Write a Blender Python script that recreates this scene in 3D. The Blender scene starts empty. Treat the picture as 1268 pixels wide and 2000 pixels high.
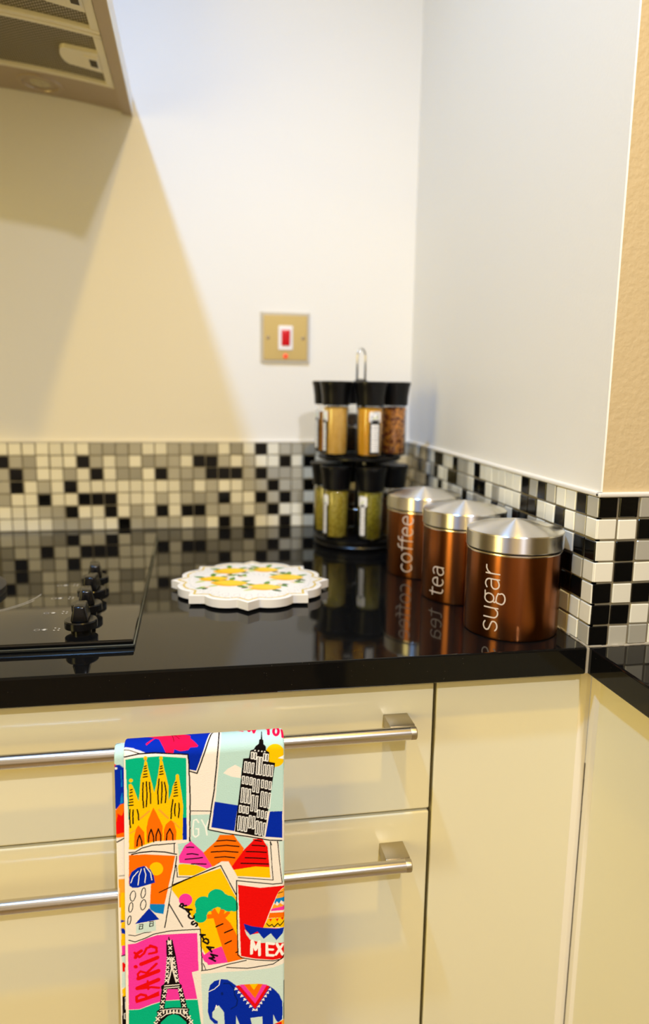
import bpy, bmesh, math, random
import numpy as np
from mathutils import Vector, Matrix
random.seed(7); rng = np.random.default_rng(7)
SC = bpy.context.scene; COL = SC.collection
PI = math.pi
P = 0.0215            # mosaic pitch
D = 0.6478            # depth of the alcove (tile face of the end wall)
ZC = 0.90             # worktop height

def lin(h):
    if isinstance(h, str):
        c = [int(h[i:i+2], 16)/255 for i in (0, 2, 4)]
        return tuple((x/12.92 if x <= .04045 else ((x+.055)/1.055)**2.4) for x in c)
    return tuple(h)

# ------------------------------------------------------------------ camera
cd = bpy.data.cameras.new('camera'); cam = bpy.data.objects.new('camera', cd); COL.objects.link(cam)
cd.sensor_fit = 'HORIZONTAL'; cd.sensor_width = 36.0; cd.lens = 36.0*1432.4/1268.0
yaw, pitch, roll = 0.1784, 0.1730, 0.0145
F = Vector((math.sin(yaw)*math.cos(pitch), math.cos(yaw)*math.cos(pitch), -math.sin(pitch)))
R0 = Vector((math.cos(yaw), -math.sin(yaw), 0)); U0 = R0.cross(F)
Rv = math.cos(roll)*R0+math.sin(roll)*U0; Uv = -math.sin(roll)*R0+math.cos(roll)*U0
CAM = Vector((-0.38234, -1.28512, 1.15357))
cam.matrix_world = Matrix(((Rv.x, Uv.x, -F.x, CAM.x), (Rv.y, Uv.y, -F.y, CAM.y), (Rv.z, Uv.z, -F.z, CAM.z), (0, 0, 0, 1)))
cd.clip_start = .02
cd.dof.use_dof = True; cd.dof.focus_distance = 0.68; cd.dof.aperture_fstop = 4.9
SC.camera = cam
# ------------------------------------------------------------------ world, lamps, exposure
w = bpy.data.worlds.new('world'); SC.world = w; w.use_nodes = True
w.node_tree.nodes['Background'].inputs[0].default_value = (1, .9, .75, 1)
w.node_tree.nodes['Background'].inputs[1].default_value = .3
SC.view_settings.view_transform = 'Standard'; SC.view_settings.look = 'None'
SC.view_settings.gamma = 1; SC.view_settings.use_curve_mapping = False
SC.view_settings.exposure = -0.20

def spot(name, loc, energy, color, radius=.03, size=150, blend=.5, target=None):
    l = bpy.data.lights.new(name, 'SPOT'); l.energy = energy; l.color = color
    l.shadow_soft_size = radius; l.spot_size = math.radians(size); l.spot_blend = blend
    o = bpy.data.objects.new(name, l); COL.objects.link(o); o.location = loc
    if target is not None:
        o.rotation_euler = (Vector(target)-Vector(loc)).to_track_quat('-Z', 'Y').to_euler()
    return o
def area(name, loc, energy, color, sx, sy, target):
    l = bpy.data.lights.new(name, 'AREA'); l.energy = energy; l.color = color
    l.shape = 'RECTANGLE'; l.size = sx; l.size_y = sy
    o = bpy.data.objects.new(name, l); COL.objects.link(o); o.location = loc
    o.rotation_euler = (Vector(target)-Vector(loc)).to_track_quat('-Z', 'Y').to_euler()
    return o
# three ceiling downlights whose shadows the photograph shows
spot('ceiling_downlight', (-0.20, -1.22, 2.38), 60, (1, .66, .12), .03, 140, 1, target=(-.22, -.95, .5))
spot('ceiling_downlight', (-0.12, -2.50, 2.38), 130, (.82, .86, 1), .035, 72, 1, target=(-.3, -.62, .5))
spot('ceiling_downlight', (-0.73, -1.00, 2.38), 94, (.25, .51, 1), .03, 96, 1, target=(-.06, -.26, .90))
# two added fill panels (left wall and behind the viewer) lifting the warm ambient
area('left_fill_light', (-2.38, -1.6, 1.35), 58, (1, .79, .26), 1.1, 1.5, (0, -1.1, 1.2))
area('rear_fill_light', (-.7, -3.58, 1.25), 5, (1, .88, .85), 2.6, 1.7, (-.7, 0, 1.25))

# ------------------------------------------------------------------ helpers
def link(o, parent=None):
    COL.objects.link(o)
    if parent is not None: o.parent = parent
    return o
def mesh_obj(name, bm, mats, parent=None, smooth=False):
    me = bpy.data.meshes.new(name); bm.normal_update(); bm.to_mesh(me); bm.free()
    for m in (mats if isinstance(mats, (list, tuple)) else [mats]): me.materials.append(m)
    if smooth:
        me.shade_smooth() if smooth is True else me.set_sharp_from_angle(angle=math.radians(smooth))
        if smooth is not True: me.polygons.foreach_set('use_smooth', [True]*len(me.polygons))
        if smooth is not True: me.set_sharp_from_angle(angle=math.radians(smooth))
    return link(bpy.data.objects.new(name, me), parent)
def thing(name, label, cat, loc=(0, 0, 0), rz=0, group=None):
    o = bpy.data.objects.new(name, None); COL.objects.link(o); o.empty_display_size = .02
    o.location = loc; o.rotation_euler = (0, 0, rz); o['label'] = label; o['category'] = cat
    if group: o['group'] = group
    return o
def tag(o, label, cat, kind=None, group=None):
    o['label'] = label; o['category'] = cat
    if kind: o['kind'] = kind
    if group: o['group'] = group
    return o
def bx(bm, x0, x1, y0, y1, z0, z1, bev=0, seg=2):
    b = bmesh.new(); r = bmesh.ops.create_cube(b, size=1)
    for v in b.verts: v.co = ((x0+x1)/2+v.co.x*(x1-x0), (y0+y1)/2+v.co.y*(y1-y0), (z0+z1)/2+v.co.z*(z1-z0))
    if bev: bmesh.ops.bevel(b, geom=b.edges[:], offset=bev, segments=seg, affect='EDGES', profile=.5)
    merge(bm, b); return bm
def merge(bm, b, mat=None):
    if mat is not None: b.transform(mat)
    me = bpy.data.meshes.new('tmp'); b.to_mesh(me); b.free(); bm.from_mesh(me); bpy.data.meshes.remove(me)
def box(name, ext, m, parent=None, bev=0, seg=2):
    return mesh_obj(name, bx(bmesh.new(), *ext, bev=bev, seg=seg), m, parent)
def lathe(bm, prof, seg=48, mat=None, a0=0, a1=2*PI):
    full = abs(a1-a0-2*PI) < 1e-6; b = bmesh.new(); rings = []
    n = seg if full else seg+1
    for r, z in prof:
        if r < 1e-6: rings.append([b.verts.new((0, 0, z))])
        else: rings.append([b.verts.new((r*math.cos(a0+(a1-a0)*i/seg), r*math.sin(a0+(a1-a0)*i/seg), z)) for i in range(n)])
    for A, B in zip(rings, rings[1:]):
        for i in range(seg):
            j = (i+1) % n
            if len(A) == 1 and len(B) == 1: continue
            if len(A) == 1: b.faces.new((A[0], B[j], B[i]))
            elif len(B) == 1: b.faces.new((A[i], A[j], B[0]))
            else: b.faces.new((A[i], A[j], B[j], B[i]))
    bmesh.ops.recalc_face_normals(b, faces=b.faces)
    merge(bm, b, mat); return bm
def tube(bm, pts, r, seg=10, closed=False):
    pts = [Vector(p) for p in pts]; n = len(pts); b = bmesh.new(); rings = []
    up = None
    for i, p in enumerate(pts):
        t = (pts[(i+1) % n] if (closed or i < n-1) else p)-(pts[i-1] if (closed or i > 0) else p)
        t.normalize()
        if up is None: up = Vector((0, 0, 1)) if abs(t.z) < .9 else Vector((1, 0, 0))
        s = t.cross(up).normalized(); up = s.cross(t).normalized()
        rings.append([b.verts.new(p+r*(math.cos(2*PI*k/seg)*s+math.sin(2*PI*k/seg)*up)) for k in range(seg)])
    for i in range(n if closed else n-1):
        A, B = rings[i], rings[(i+1) % n]
        for k in range(seg): b.faces.new((A[k], A[(k+1) % seg], B[(k+1) % seg], B[k]))
    if not closed:
        b.faces.new(rings[0]); b.faces.new(rings[-1][::-1])
    bmesh.ops.recalc_face_normals(b, faces=b.faces)
    merge(bm, b); return bm
def prism(bm, poly, z0, z1, bev=0):
    b = bmesh.new(); lo = [b.verts.new((x, y, z0)) for x, y in poly]; hi = [b.verts.new((x, y, z1)) for x, y in poly]
    n = len(poly); b.faces.new(lo[::-1]); b.faces.new(hi)
    for i in range(n): b.faces.new((lo[i], lo[(i+1) % n], hi[(i+1) % n], hi[i]))
    bmesh.ops.recalc_face_normals(b, faces=b.faces)
    if bev: bmesh.ops.bevel(b, geom=[e for e in b.edges], offset=bev, segments=2, affect='EDGES')
    merge(bm, b); return bm
def ribbon(path, hw):
    """flat stroke outline quads (2-D) with round-ish joins; returns list of polygons"""
    out = []
    for (x0, y0), (x1, y1) in zip(path, path[1:]):
        dx, dy = x1-x0, y1-y0; L = math.hypot(dx, dy)
        if L < 1e-9: continue
        nx, ny = -dy/L*hw, dx/L*hw; n = max(1, int(L/.0015))
        for i in range(n):
            a, c = i/n, (i+1)/n
            out.append([(x0+dx*a+nx, y0+dy*a+ny), (x0+dx*a-nx, y0+dy*a-ny), (x0+dx*c-nx, y0+dy*c-ny), (x0+dx*c+nx, y0+dy*c+ny)])
    for (x, y) in path:
        out.append([(x+hw*math.cos(2*PI*k/10), y+hw*math.sin(2*PI*k/10)) for k in range(10)])
    return out

# ------------------------------------------------------------------ materials
def mat(name, col, rough=.5, metal=0, **kw):
    m = bpy.data.materials.new(name); m.use_nodes = True; nt = m.node_tree; b = nt.nodes['Principled BSDF']
    b.inputs['Base Color'].default_value = (*lin(col), 1); b.inputs['Roughness'].default_value = rough; b.inputs['Metallic'].default_value = metal
    for k_, v in kw.items():
        if k_ in b.inputs: b.inputs[k_].default_value = v
    return m
def N(m, t, **kw):
    n = m.node_tree.nodes.new(t)
    for k_, v in kw.items(): setattr(n, k_, v)
    return n
def L(m, a, ao, b, bi): m.node_tree.links.new(a.outputs[ao], b.inputs[bi])
def BS(m): return m.node_tree.nodes['Principled BSDF']
def bump(m, scale, strength, dist=.001, detail=3, stretch=None, rough=.5):
    tc = N(m, 'ShaderNodeTexCoord'); mp = N(m, 'ShaderNodeMapping'); no = N(m, 'ShaderNodeTexNoise'); bu = N(m, 'ShaderNodeBump')
    if stretch: mp.inputs['Scale'].default_value = stretch
    no.inputs['Scale'].default_value = scale; no.inputs['Detail'].default_value = detail; no.inputs['Roughness'].default_value = rough
    bu.inputs['Strength'].default_value = strength; bu.inputs['Distance'].default_value = dist
    L(m, tc, 'Object', mp, 'Vector'); L(m, mp, 'Vector', no, 'Vector'); L(m, no, 'Fac', bu, 'Height'); L(m, bu, 'Normal', BS(m), 'Normal')
    return no
def vary(m, amount=.1, scale=None, sock='Base Color'):
    """mixes the base colour towards darker / lighter by a noise or by the object's random value"""
    b = BS(m); base = b.inputs[sock].default_value[:]
    mx = N(m, 'ShaderNodeMix', data_type='RGBA')
    mx.inputs[6].default_value = tuple(c*(1-amount) for c in base[:3])+(1,); mx.inputs[7].default_value = tuple(min(1, c*(1+amount*.5)) for c in base[:3])+(1,)
    if scale:
        tc = N(m, 'ShaderNodeTexCoord'); no = N(m, 'ShaderNodeTexNoise'); no.inputs['Scale'].default_value = scale; no.inputs['Detail'].default_value = 5
        L(m, tc, 'Object', no, 'Vector'); L(m, no, 'Fac', mx, 0)
    else:
        oi = N(m, 'ShaderNodeObjectInfo'); L(m, oi, 'Random', mx, 0)
    L(m, mx, 2, b, sock); return m
WALLC = (.80, .77, .70)
M = {}
M['paint'] = mat('wall_paint', WALLC, .42, **{'Specular IOR Level': .4}); bump(M['paint'], 230, .10, .0012)
M['paint_rough'] = mat('wall_paint_orange_peel', (.64, .50, .28), .45); bump(M['paint_rough'], 190, .35, .0015, 2)
M['ceiling'] = mat('ceiling_paint', (.8, .78, .74), .8)
M['floor'] = mat('floor_vinyl', (.40, .30, .20), .4); vary(M['floor'], .3, 8)
M['room'] = mat('room_paint', (.72, .64, .50), .7)
M['tileW'] = vary(mat('tile_cream', (.81, .78, .65), .14), .10)
M['tileG'] = vary(mat('tile_grey', (.42, .40, .33), .14), .2)
M['tileB'] = mat('tile_black', (.003, .003, .003), .12, **{'Specular IOR Level': .3})
for k_ in ('tileW', 'tileG', 'tileB'): bump(M[k_], 60, .12, .001)
M['grout'] = mat('grout', (.24, .21, .14), .8); vary(M['grout'], .35, 60)
M['bead'] = mat('caulk_bead', (.74, .71, .64), .5)
M['seal'] = mat('joint_sealant', (.45, .40, .30), .5); vary(M['seal'], .3, 90)
M['cream'] = mat('cream_gloss_door', (.78, .73, .52), .16, **{'Coat Weight': .5, 'Coat Roughness': .05}); bump(M['cream'], 14, .03, .002, 2)
M['cream_edge'] = mat('cream_edge', (.82, .76, .62), .3)
M['carcass'] = mat('carcass_dark', (.05, .035, .018), .6)
M['steel'] = mat('brushed_steel', (.62, .58, .52), .26, 1); bump(M['steel'], 60, .06, .0004, 2, (1, 60, 60))
M['bracket'] = mat('satin_nickel', (.46, .40, .28), .38, 1); bump(M['bracket'], 200, .1, .0004, 2, (1, 1, 8))
# black granite
g = mat('black_granite', (.004, .004, .004), .045, **{'Specular IOR Level': .24}); M['granite'] = g
tc = N(g, 'ShaderNodeTexCoord'); vo = N(g, 'ShaderNodeTexVoronoi'); vo.inputs['Scale'].default_value = 330; rp = N(g, 'ShaderNodeValToRGB')
rp.color_ramp.elements[0].position = .0; rp.color_ramp.elements[0].color = (.10, .09, .07, 1); rp.color_ramp.elements[1].position = .13; rp.color_ramp.elements[1].color = (.004, .004, .004, 1)
vo2 = N(g, 'ShaderNodeTexNoise'); vo2.inputs['Scale'].default_value = 120; mm = N(g, 'ShaderNodeMath', operation='GREATER_THAN'); mm.inputs[1].default_value = .56
mx = N(g, 'ShaderNodeMix', data_type='RGBA'); mx.inputs[6].default_value = (.004, .004, .004, 1)
L(g, tc, 'Object', vo, 'Vector'); L(g, tc, 'Object', vo2, 'Vector'); L(g, vo, 'Distance', rp, 'Fac'); L(g, vo2, 'Fac', mm, 0); L(g, mm, 0, mx, 0); L(g, rp, 'Color', mx, 7); L(g, mx, 2, BS(g), 'Base Color')
M['hob'] = mat('hob_glass', (.004, .004, .004), .02, **{'Specular IOR Level': .6})
M['hobtrim'] = mat('hob_bevel_trim', (.20, .24, .25), .2, 1)
M['blackplastic'] = mat('black_plastic', (.004, .004, .0045), .2, **{'Specular IOR Level': .3})
M['blackmatt'] = mat('black_satin_plastic', (.003, .003, .0035), .3, **{'Specular IOR Level': .25})
M['iron'] = mat('hotplate_iron', (.03, .03, .034), .4, .4)
M['print'] = mat('white_print', (.55, .50, .40), .5)
M['chrome'] = mat('chrome_wire', (.70, .70, .70), .12, 1)
M['hood'] = mat('hood_steel', (.50, .41, .31), .38, .6); bump(M['hood'], 80, .05, .0004, 2, (1, 80, 80))
M['hoodside'] = mat('hood_steel_side', (.82, .82, .82), .35, .5)
M['filterframe'] = mat('filter_aluminium', (.90, .84, .66), .45, .3)
mf = mat('filter_mesh', (.30, .26, .19), .5, .6); M['filter'] = mf
tc = N(mf, 'ShaderNodeTexCoord'); wv = N(mf, 'ShaderNodeTexWave'); wv.inputs['Scale'].default_value = 95; wv.bands_direction = 'DIAGONAL'
wv2 = N(mf, 'ShaderNodeTexWave'); wv2.inputs['Scale'].default_value = 95; wv2.bands_direction = 'X'
mul = N(mf, 'ShaderNodeMath', operation='MULTIPLY'); bu = N(mf, 'ShaderNodeBump'); bu.inputs['Strength'].default_value = .9; bu.inputs['Distance'].default_value = .002
L(mf, tc, 'Object', wv, 'Vector'); L(mf, tc, 'Object', wv2, 'Vector'); L(mf, wv, 'Fac', mul, 0); L(mf, wv2, 'Fac', mul, 1); L(mf, mul, 0, bu, 'Height'); L(mf, bu, 'Normal', BS(mf), 'Normal')
cr = N(mf, 'ShaderNodeMix', data_type='RGBA'); cr.inputs[6].default_value = (.12, .10, .06, 1); cr.inputs[7].default_value = (.66, .58, .44, 1); L(mf, mul, 0, cr, 0); L(mf, cr, 2, BS(mf), 'Base Color')
M['lampglass'] = mat('lamp_lens', (.55, .48, .30), .25, 0, **{'Specular IOR Level': .8})
# brushed copper canister body (grain runs round the tin) and spun lid
c = mat('copper_lacquer', (.30, .10, .03), .26, 1, **{'Anisotropic': .9, 'Anisotropic Rotation': 0.25}); M['copper'] = c
tg = N(c, 'ShaderNodeTangent', direction_type='RADIAL', axis='Z'); L(c, tg, 'Tangent', BS(c), 'Tangent')
bump(c, 40, .05, .0003, 3, (1, 1, 40))
c = mat('spun_steel_lid', (.82, .80, .77), .30, 1, **{'Anisotropic': .93, 'Anisotropic Rotation': 0.25}); M['lid'] = c
tg = N(c, 'ShaderNodeTangent', direction_type='RADIAL', axis='Z'); L(c, tg, 'Tangent', BS(c), 'Tangent')
M['rubber'] = mat('black_seal', (.004, .004, .004), .5)
M['rimsteel'] = mat('rim_steel', (.75, .68, .62), .2, 1)
M['letter'] = mat('letter_print', (.62, .52, .44), .5)
M['glass'] = mat('jar_glass', (1, 1, 1), .02, 0, **{'Transmission Weight': 1.0, 'IOR': 1.45})
def spice(name, col, col2, scale, bmp):
    m = mat(name, col, .8); no = bump(m, scale, bmp, .002, 2)
    rp = N(m, 'ShaderNodeValToRGB'); rp.color_ramp.elements[0].position = .38; rp.color_ramp.elements[1].position = .62
    rp.color_ramp.elements[0].color = (*lin(col), 1); rp.color_ramp.elements[1].color = (*lin(col2), 1)
    L(m, no, 'Fac', rp, 'Fac'); L(m, rp, 'Color', BS(m), 'Base Color'); return m
M['sp_orange'] = spice('spice_orange_powder', 'b8700f', 'cc8418', 120, .2)
M['sp_yellow'] = spice('spice_yellow_powder', 'f0bc50', 'f8ca64', 90, .2)
M['sp_gold'] = spice('spice_golden_powder', 'f0ac14', 'f8b822', 90, .2)
M['sp_chili'] = spice('spice_chilli_flakes', '6a2008', 'e89a30', 190, .8)
M['sp_olive'] = spice('spice_dried_herb', 'a08e1c', 'c8b440', 330, .7)
M['sp_green'] = spice('spice_green_herb', '827c14', 'b0a42a', 330, .7)
M['sp_brown'] = spice('spice_brown_seed', '3a2410', '5a3a1a', 250, .6)
M['label_black'] = mat('label_black', (.008, .008, .008), .4)
M['label_white'] = mat('label_white', (.82, .80, .78), .5)
M['label_green'] = mat('label_leaf_green', (.45, .60, .10), .5)
M['brass'] = mat('satin_brass', (.60, .45, .17), .45, .75); bump(M['brass'], 50, .05, .0004, 2, (60, 1, 1))
M['brass_edge'] = mat('plate_polished_edge', (.66, .62, .54), .15, 1)
M['switchwhite'] = mat('switch_white', (.85, .82, .80), .3)
M['switchred'] = mat('switch_red', (.62, .004, .012), .2)
M['neon'] = mat('neon_red', (.85, .06, .02), .3, **{'Emission Color': (1, .08, .02, 1), 'Emission Strength': .5})
def vcol_mat(name, rough, weave=None):
    m = mat(name, (1, 1, 1), rough); a = N(m, 'ShaderNodeAttribute', attribute_name='Col'); L(m, a, 'Color', BS(m), 'Base Color')
    if weave: bump(m, weave, .35, .0006, 1)
    return m
M['towel'] = vcol_mat('printed_cotton', .85, 900); BS(M['towel']).inputs['Specular IOR Level'].default_value = .08
M['trivet'] = vcol_mat('glazed_print', .18)
M['trivet_side'] = mat('trivet_ceramic', (.80, .76, .68), .3)
M['rubberfoot'] = mat('cork_base', (.02, .016, .012), .8)
# ================================================================== THE ROOM
def wall(name, bm, m, label):
    return tag(mesh_obj(name, bm, m), label, 'wall', 'structure')
G_ = .004     # tile faces stand this far proud of the paint
wall_back = wall('wall_back', bx(bmesh.new(), -2.4, .104, G_, .12, 0, 2.4), M['paint'], 'cream painted back wall behind the hob')
wall_right = wall('wall_right', prism(bmesh.new(), [(G_, -D+G_+.0012), (G_+.0012, -D+G_), (.104, -D+G_+.1), (.104, G_), (G_, G_)], ZC-.03, 2.4), M['paint'], 'white painted side wall of the alcove beside the canisters')
wall_front = wall('wall_end', prism(bmesh.new(), [(G_+.0012, -D+G_), (1.5, -D+G_), (1.5, -D+G_+.1), (.104, -D+G_+.1)], ZC-.03, 2.4), M['paint_rough'], 'warm beige textured wall end facing the room')
wall('wall_left', bx(bmesh.new(), -2.5, -2.4, -3.6, .12, 0, 2.4), M['room'], 'plain painted wall at the far left of the kitchen')
wall('wall_rear', bx(bmesh.new(), -2.5, 1.6, -3.7, -3.6, 0, 2.4), M['room'], 'plain painted wall behind the viewer')
wall('wall_far_right', bx(bmesh.new(), 1.5, 1.6, -3.6, -D+G_+.1, 0, 2.4), M['room'], 'plain painted wall beyond the right worktop')
tag(box('floor', (-2.5, 1.6, -3.7, .12, -.1, 0), M['floor']), 'plain brown kitchen floor', 'floor', 'structure')
tag(box('ceiling', (-2.5, 1.6, -3.7, .12, 2.4, 2.5), M['ceiling']), 'plain white ceiling', 'ceiling', 'structure')

# mosaic: rows top to bottom; W white, G grey, B black
BACK = ["WWWWWWWGGGGWWGGGGWGWBWGGGWGWGGWBG", "BGGWWWBGWGWGGGWBBGWGWWBWBWGWBGWGW", "GBGWWGWBWGGWBGGGBBBGBGGGWGBGWWGGW",
        "GBWGWBWWWWWWWWGWGWWGGBGGBWGWGBWGW", "GWWBWWBBBWWWGWGGGBWWBGBGWGWBGWGWG", "WWWGGBWWBWGWBWBBGGGWGBWWBGWGWGBWG", "WWWWGGGWWBGGGGWGWBGBWWBWWGBWGGWGW"]
SIDE = ["GBWWGBGBWWWWWWBWGGBWWBBWGWGWGG", "WGWBWWBBWWWGWBBWGGBBWWBGWGBGGW", "BBWWWWGBBWGBWGGWBWWGWBWGBWGGWG", "WGBWBWWGWBWWGWWBWGWWBGWBGGWGBG", "WBBGWWGWBWGWWGBWWGWBWGWWGBGWGG", "WWWWGBWWGWWBGWWGWBWGWWGBGWGGWG", "GWWGWWBWWGBWWGWBWWGWBWGWGGBGWW"]
FRONT = ["BBGWGB", "WWBWGW", "WBGWBW", "WBWGWB", "BWBWGW", "BBWGWW", "BGGWBG"]
def tile_mesh(key):
    b = bmesh.new(); bx(b, -.00975, .00975, 0, .006, -.00975, .00975, bev=.0007, seg=1)
    me = bpy.data.meshes.new('tile'); b.normal_update(); b.to_mesh(me); b.free(); me.materials.append(M['tile'+key]); return me
TM = {k_: tile_mesh(k_) for k_ in 'WGB'}
def tiles(parent, rows, place):
    for r, row in enumerate(rows):
        for c_, ch in enumerate(row):
            o = bpy.data.objects.new('tile', TM[ch]); COL.objects.link(o)
            o.parent = parent
            x, y, rz = place(c_)
            j = lambda s: random.uniform(-s, s)
            o.location = (x+j(.0004), y+j(.0003), ZC+P*(6.5-r)+j(.0004)); o.rotation_euler = (j(.012), j(.02), rz+j(.012))
tiles(wall_back, BACK, lambda c_: ((c_-1+.5-31.83)*P, 0, 0))
tiles(wall_right, SIDE, lambda c_: (0, -D+(c_+.5)*P, -PI/2))
tiles(wall_front, [r+r[::-1] for r in FRONT], lambda c_: ((c_+.5)*P, -D, 0))
T7 = ZC+7*P
box('grout', (-.72, .0015, .0016, G_+.001, ZC-.002, T7), M['grout'], wall_back)
box('grout', (.0016, G_+.001, -D+.0016, .0016, ZC-.002, T7), M['grout'], wall_right)
box('grout', (.0016, .258, -D+.0016, -D+G_+.001, ZC-.002, T7), M['grout'], wall_front)
# sealant bead along the top of the mosaic
for nm, pr_, ext in (('sealant_bead', wall_back, (-.72, G_, -.001, G_+.002, T7-.0006, T7+.004)), ('sealant_bead', wall_right, (-.001, G_+.002, -D, .002, T7-.0006, T7+.004)), ('sealant_bead', wall_front, (-.001, .258, -D-.001, -D+G_+.002, T7-.0006, T7+.004))):
    box(nm, ext, M['bead'], pr_, bev=.0015)

# ================================================================== WORKTOPS
YF = -.650          # front edge of the main worktop
wt = box('worktop', (-2.2, -.0012, YF, G_, ZC-.028, ZC), M['granite'], None, bev=.0020, seg=6)
tag(wt, 'long polished black granite worktop carrying the hob and canisters', 'worktop')
wt2 = box('worktop', (.0014, .66, -2.6, -D+G_, ZC-.028, ZC), M['granite'], None, bev=.0020, seg=6)
tag(wt2, 'short black granite worktop running toward the viewer at the right edge', 'worktop')
sj = box('joint_sealant', (-.0012, .0014, YF+.0005, -D+.002, ZC-.027, ZC-.0005), M['seal'], wt)
bm = bmesh.new()
for i in range(24):
    y = -D-.001; bx(bm, .002+i*.006, .008+i*.006+random.uniform(0, .001), y-random.uniform(.0006, .0018), y+.003, ZC-.0002, ZC+random.uniform(.0006, .0016))
for i in range(12):
    y = -D+i*.006; bx(bm, -random.uniform(.0006, .0016), .002, y, y+.0065, ZC-.0002, ZC+random.uniform(.0006, .0016))
mesh_obj('wall_sealant', bm, M['seal'], wt)['kind'] = 'stuff'

# ================================================================== BASE UNITS
YD = -.633          # door faces
def handle(parent, x0, x1, zb):
    """T-bar handle: one bar with end caps on two square brackets; children of the drawer front"""
    yb = YD-.030; r = .0063
    bm = bmesh.new(); lathe(bm, [(0, -.5*(x1-x0)+.006), (r, -.5*(x1-x0)+.006), (r, .5*(x1-x0)-.006), (0, .5*(x1-x0)-.006)], 28, Matrix.Translation(((x0+x1)/2, yb, zb)) @ Matrix.Rotation(PI/2, 4, 'Y'))
    mesh_obj('handle_bar', bm, M['steel'], parent, 40)
    for s, xe in ((1, x1), (-1, x0)):
        bm = bmesh.new(); xa, xb = sorted((xe, xe-s*.0245))
        bx(bm, xa, xb, yb+.0035, YD, zb-.0062, zb+.0062, bev=.0006)
        lathe(bm, [(0, 0), (r, 0), (r+.0001, .0004), (r+.0001, .0052), (r-.0006, .006), (0, .006)], 28, Matrix.Translation((xe-s*.006, yb, zb)) @ Matrix.Rotation(s*PI/2, 4, 'Y'))
        mesh_obj('handle_bracket', bm, M['bracket'], parent, 40)
cab = thing('drawer_cabinet', 'cream gloss drawer cabinet under the hob with steel bar handles', 'cabinet', (-.45, -.4, 0))
def part(o, root):
    o.parent = root; o.matrix_parent_inverse = Matrix.Translation(-root.location); return o
XR = -.1525
part(box('carcass', (-.755, XR+.002, YD+.022, -.02, .12, .868), M['carcass']), cab)
for (z0, z1, zb) in ((.7305, .8655, .8295), (.4225, .7275, .6905), (.12, .4195, .383)):
    d = part(box('drawer_front', (-.755, XR, YD, YD+.020, z0, z1), M['cream'], None, bev=.0018, seg=3), cab)
    bar = []
    handle(d, -.727, -.179, zb)
part(box('plinth', (-.755, XR, YD+.06, YD+.075, 0, .118), M['cream']), cab)
cc = thing('corner_cabinet', 'plain cream gloss corner unit door right of the drawers', 'cabinet', (-.07, -.4, 0))
part(box('door', (-.1492, .0125, YD, YD+.02, .12, .8655), M['cream'], None, bev=.0012), cc)
part(box('carcass', (-.1505, .012, YD+.022, -.02, .12, .868), M['carcass']), cc)
part(box('plinth', (-.1505, .0125, YD+.06, YD+.075, 0, .118), M['cream']), cc)
# pale filler strip in the corner, with a hairline crack
bm = bmesh.new(); prism(bm, [(.0045, YD-.0005), (.0095, YD-.0035), (.0140, YD-.0035), (.0140, YD+.006), (.0045, YD+.006)], .12, .868)
part(mesh_obj('corner_post', bm, M['cream_edge']), cc)
bm = bmesh.new(); prism(bm, [(.0145, YD-.0035), (.0145, YD-.012), (.0180, YD-.016), (.0180, YD-.0035)], .12, .868)
part(mesh_obj('corner_post', bm, M['cream_edge']), cc)
bm = bmesh.new()
for i in range(26):
    z = .30+i*.018; bx(bm, .0139, .0139+random.uniform(.0003, .0010), YD-.0046, YD-.0030, z, z+.0185)
part(mesh_obj('joint_crack', bm, M['carcass']), cc)
rc = thing('side_cabinet', 'cream gloss cabinet side under the right worktop', 'cabinet', (.3, -1.2, 0))
part(box('door', (.0175, .0375, -1.25, YD-.014, .12, .8655), M['cream'], None, bev=.0012), rc)
part(box('door', (.0175, .0375, -1.86, -1.253, .12, .8655), M['cream'], None, bev=.0012), rc)
part(box('carcass', (.04, .62, -2.5, YD+.003, .12, .868), M['carcass']), rc)
part(box('plinth', (.08, .095, -2.5, YD, 0, .118), M['cream']), rc)

# ================================================================== HOB
hob = thing('ceramic_hob', 'black glass hob with four knobs let into the worktop, silver rim', 'hob', (-.73, -.33, ZC))
hx0, hx1, hy0, hy1 = -1.02, -.441, -.590, -.075
part(box('trim', (hx0, hx1, hy0, hy1, ZC+.0002, ZC+.0042), M['hobtrim'], None, bev=.0012), hob)
part(box('glass_top', (hx0+.0012, hx1-.0012, hy0+.0012, hy1-.0012, ZC+.0042, ZC+.0082), M['hob'], None, bev=.0016, seg=3), hob)
ZG = ZC+.0082
for x, y, a in ((-.4945, -.558, 0), (-.4965, -.502, .15), (-.4985, -.447, -.1), (-.5015, -.392, .1)):
    k = mesh_obj('knob', lathe(bmesh.new(), [(0, .0015), (.009, .0015), (.009, 0), (.0098, 0), (.0098, .003), (.0138, .0042), (.0158, .0052), (.0158, .0118), (.0149, .0130), (0, .0130)], 40), M['blackplastic'], None, 35)
    k.location = (x, y, ZG); k.rotation_euler = (0, 0, a); part(k, hob); k.matrix_parent_inverse = Matrix.Translation(-hob.location)
    bm = bmesh.new(); b = bmesh.new(); bx(b, -.0080, .0080, -.0142, .0142, .0128, .0290, bev=.0025, seg=3)
    for v in b.verts:
        if v.co.z > .02: v.co.x *= .72; v.co.y *= .86; v.co.z -= .05*abs(v.co.x)
    merge(bm, b); mesh_obj('grip', bm, M['blackplastic'], k, 40)
bm = lathe(bmesh.new(), [(0, .001), (.066, .001), (.068, 0), (.0745, 0), (.0745, .0075), (.070, .009), (.060, .009), (.058, .0075), (0, .0075)], 64)
hp = mesh_obj('hotplate', bm, M['iron'], None, 35); hp.location = (-.676, -.405, ZG); part(hp, hob)
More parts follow.
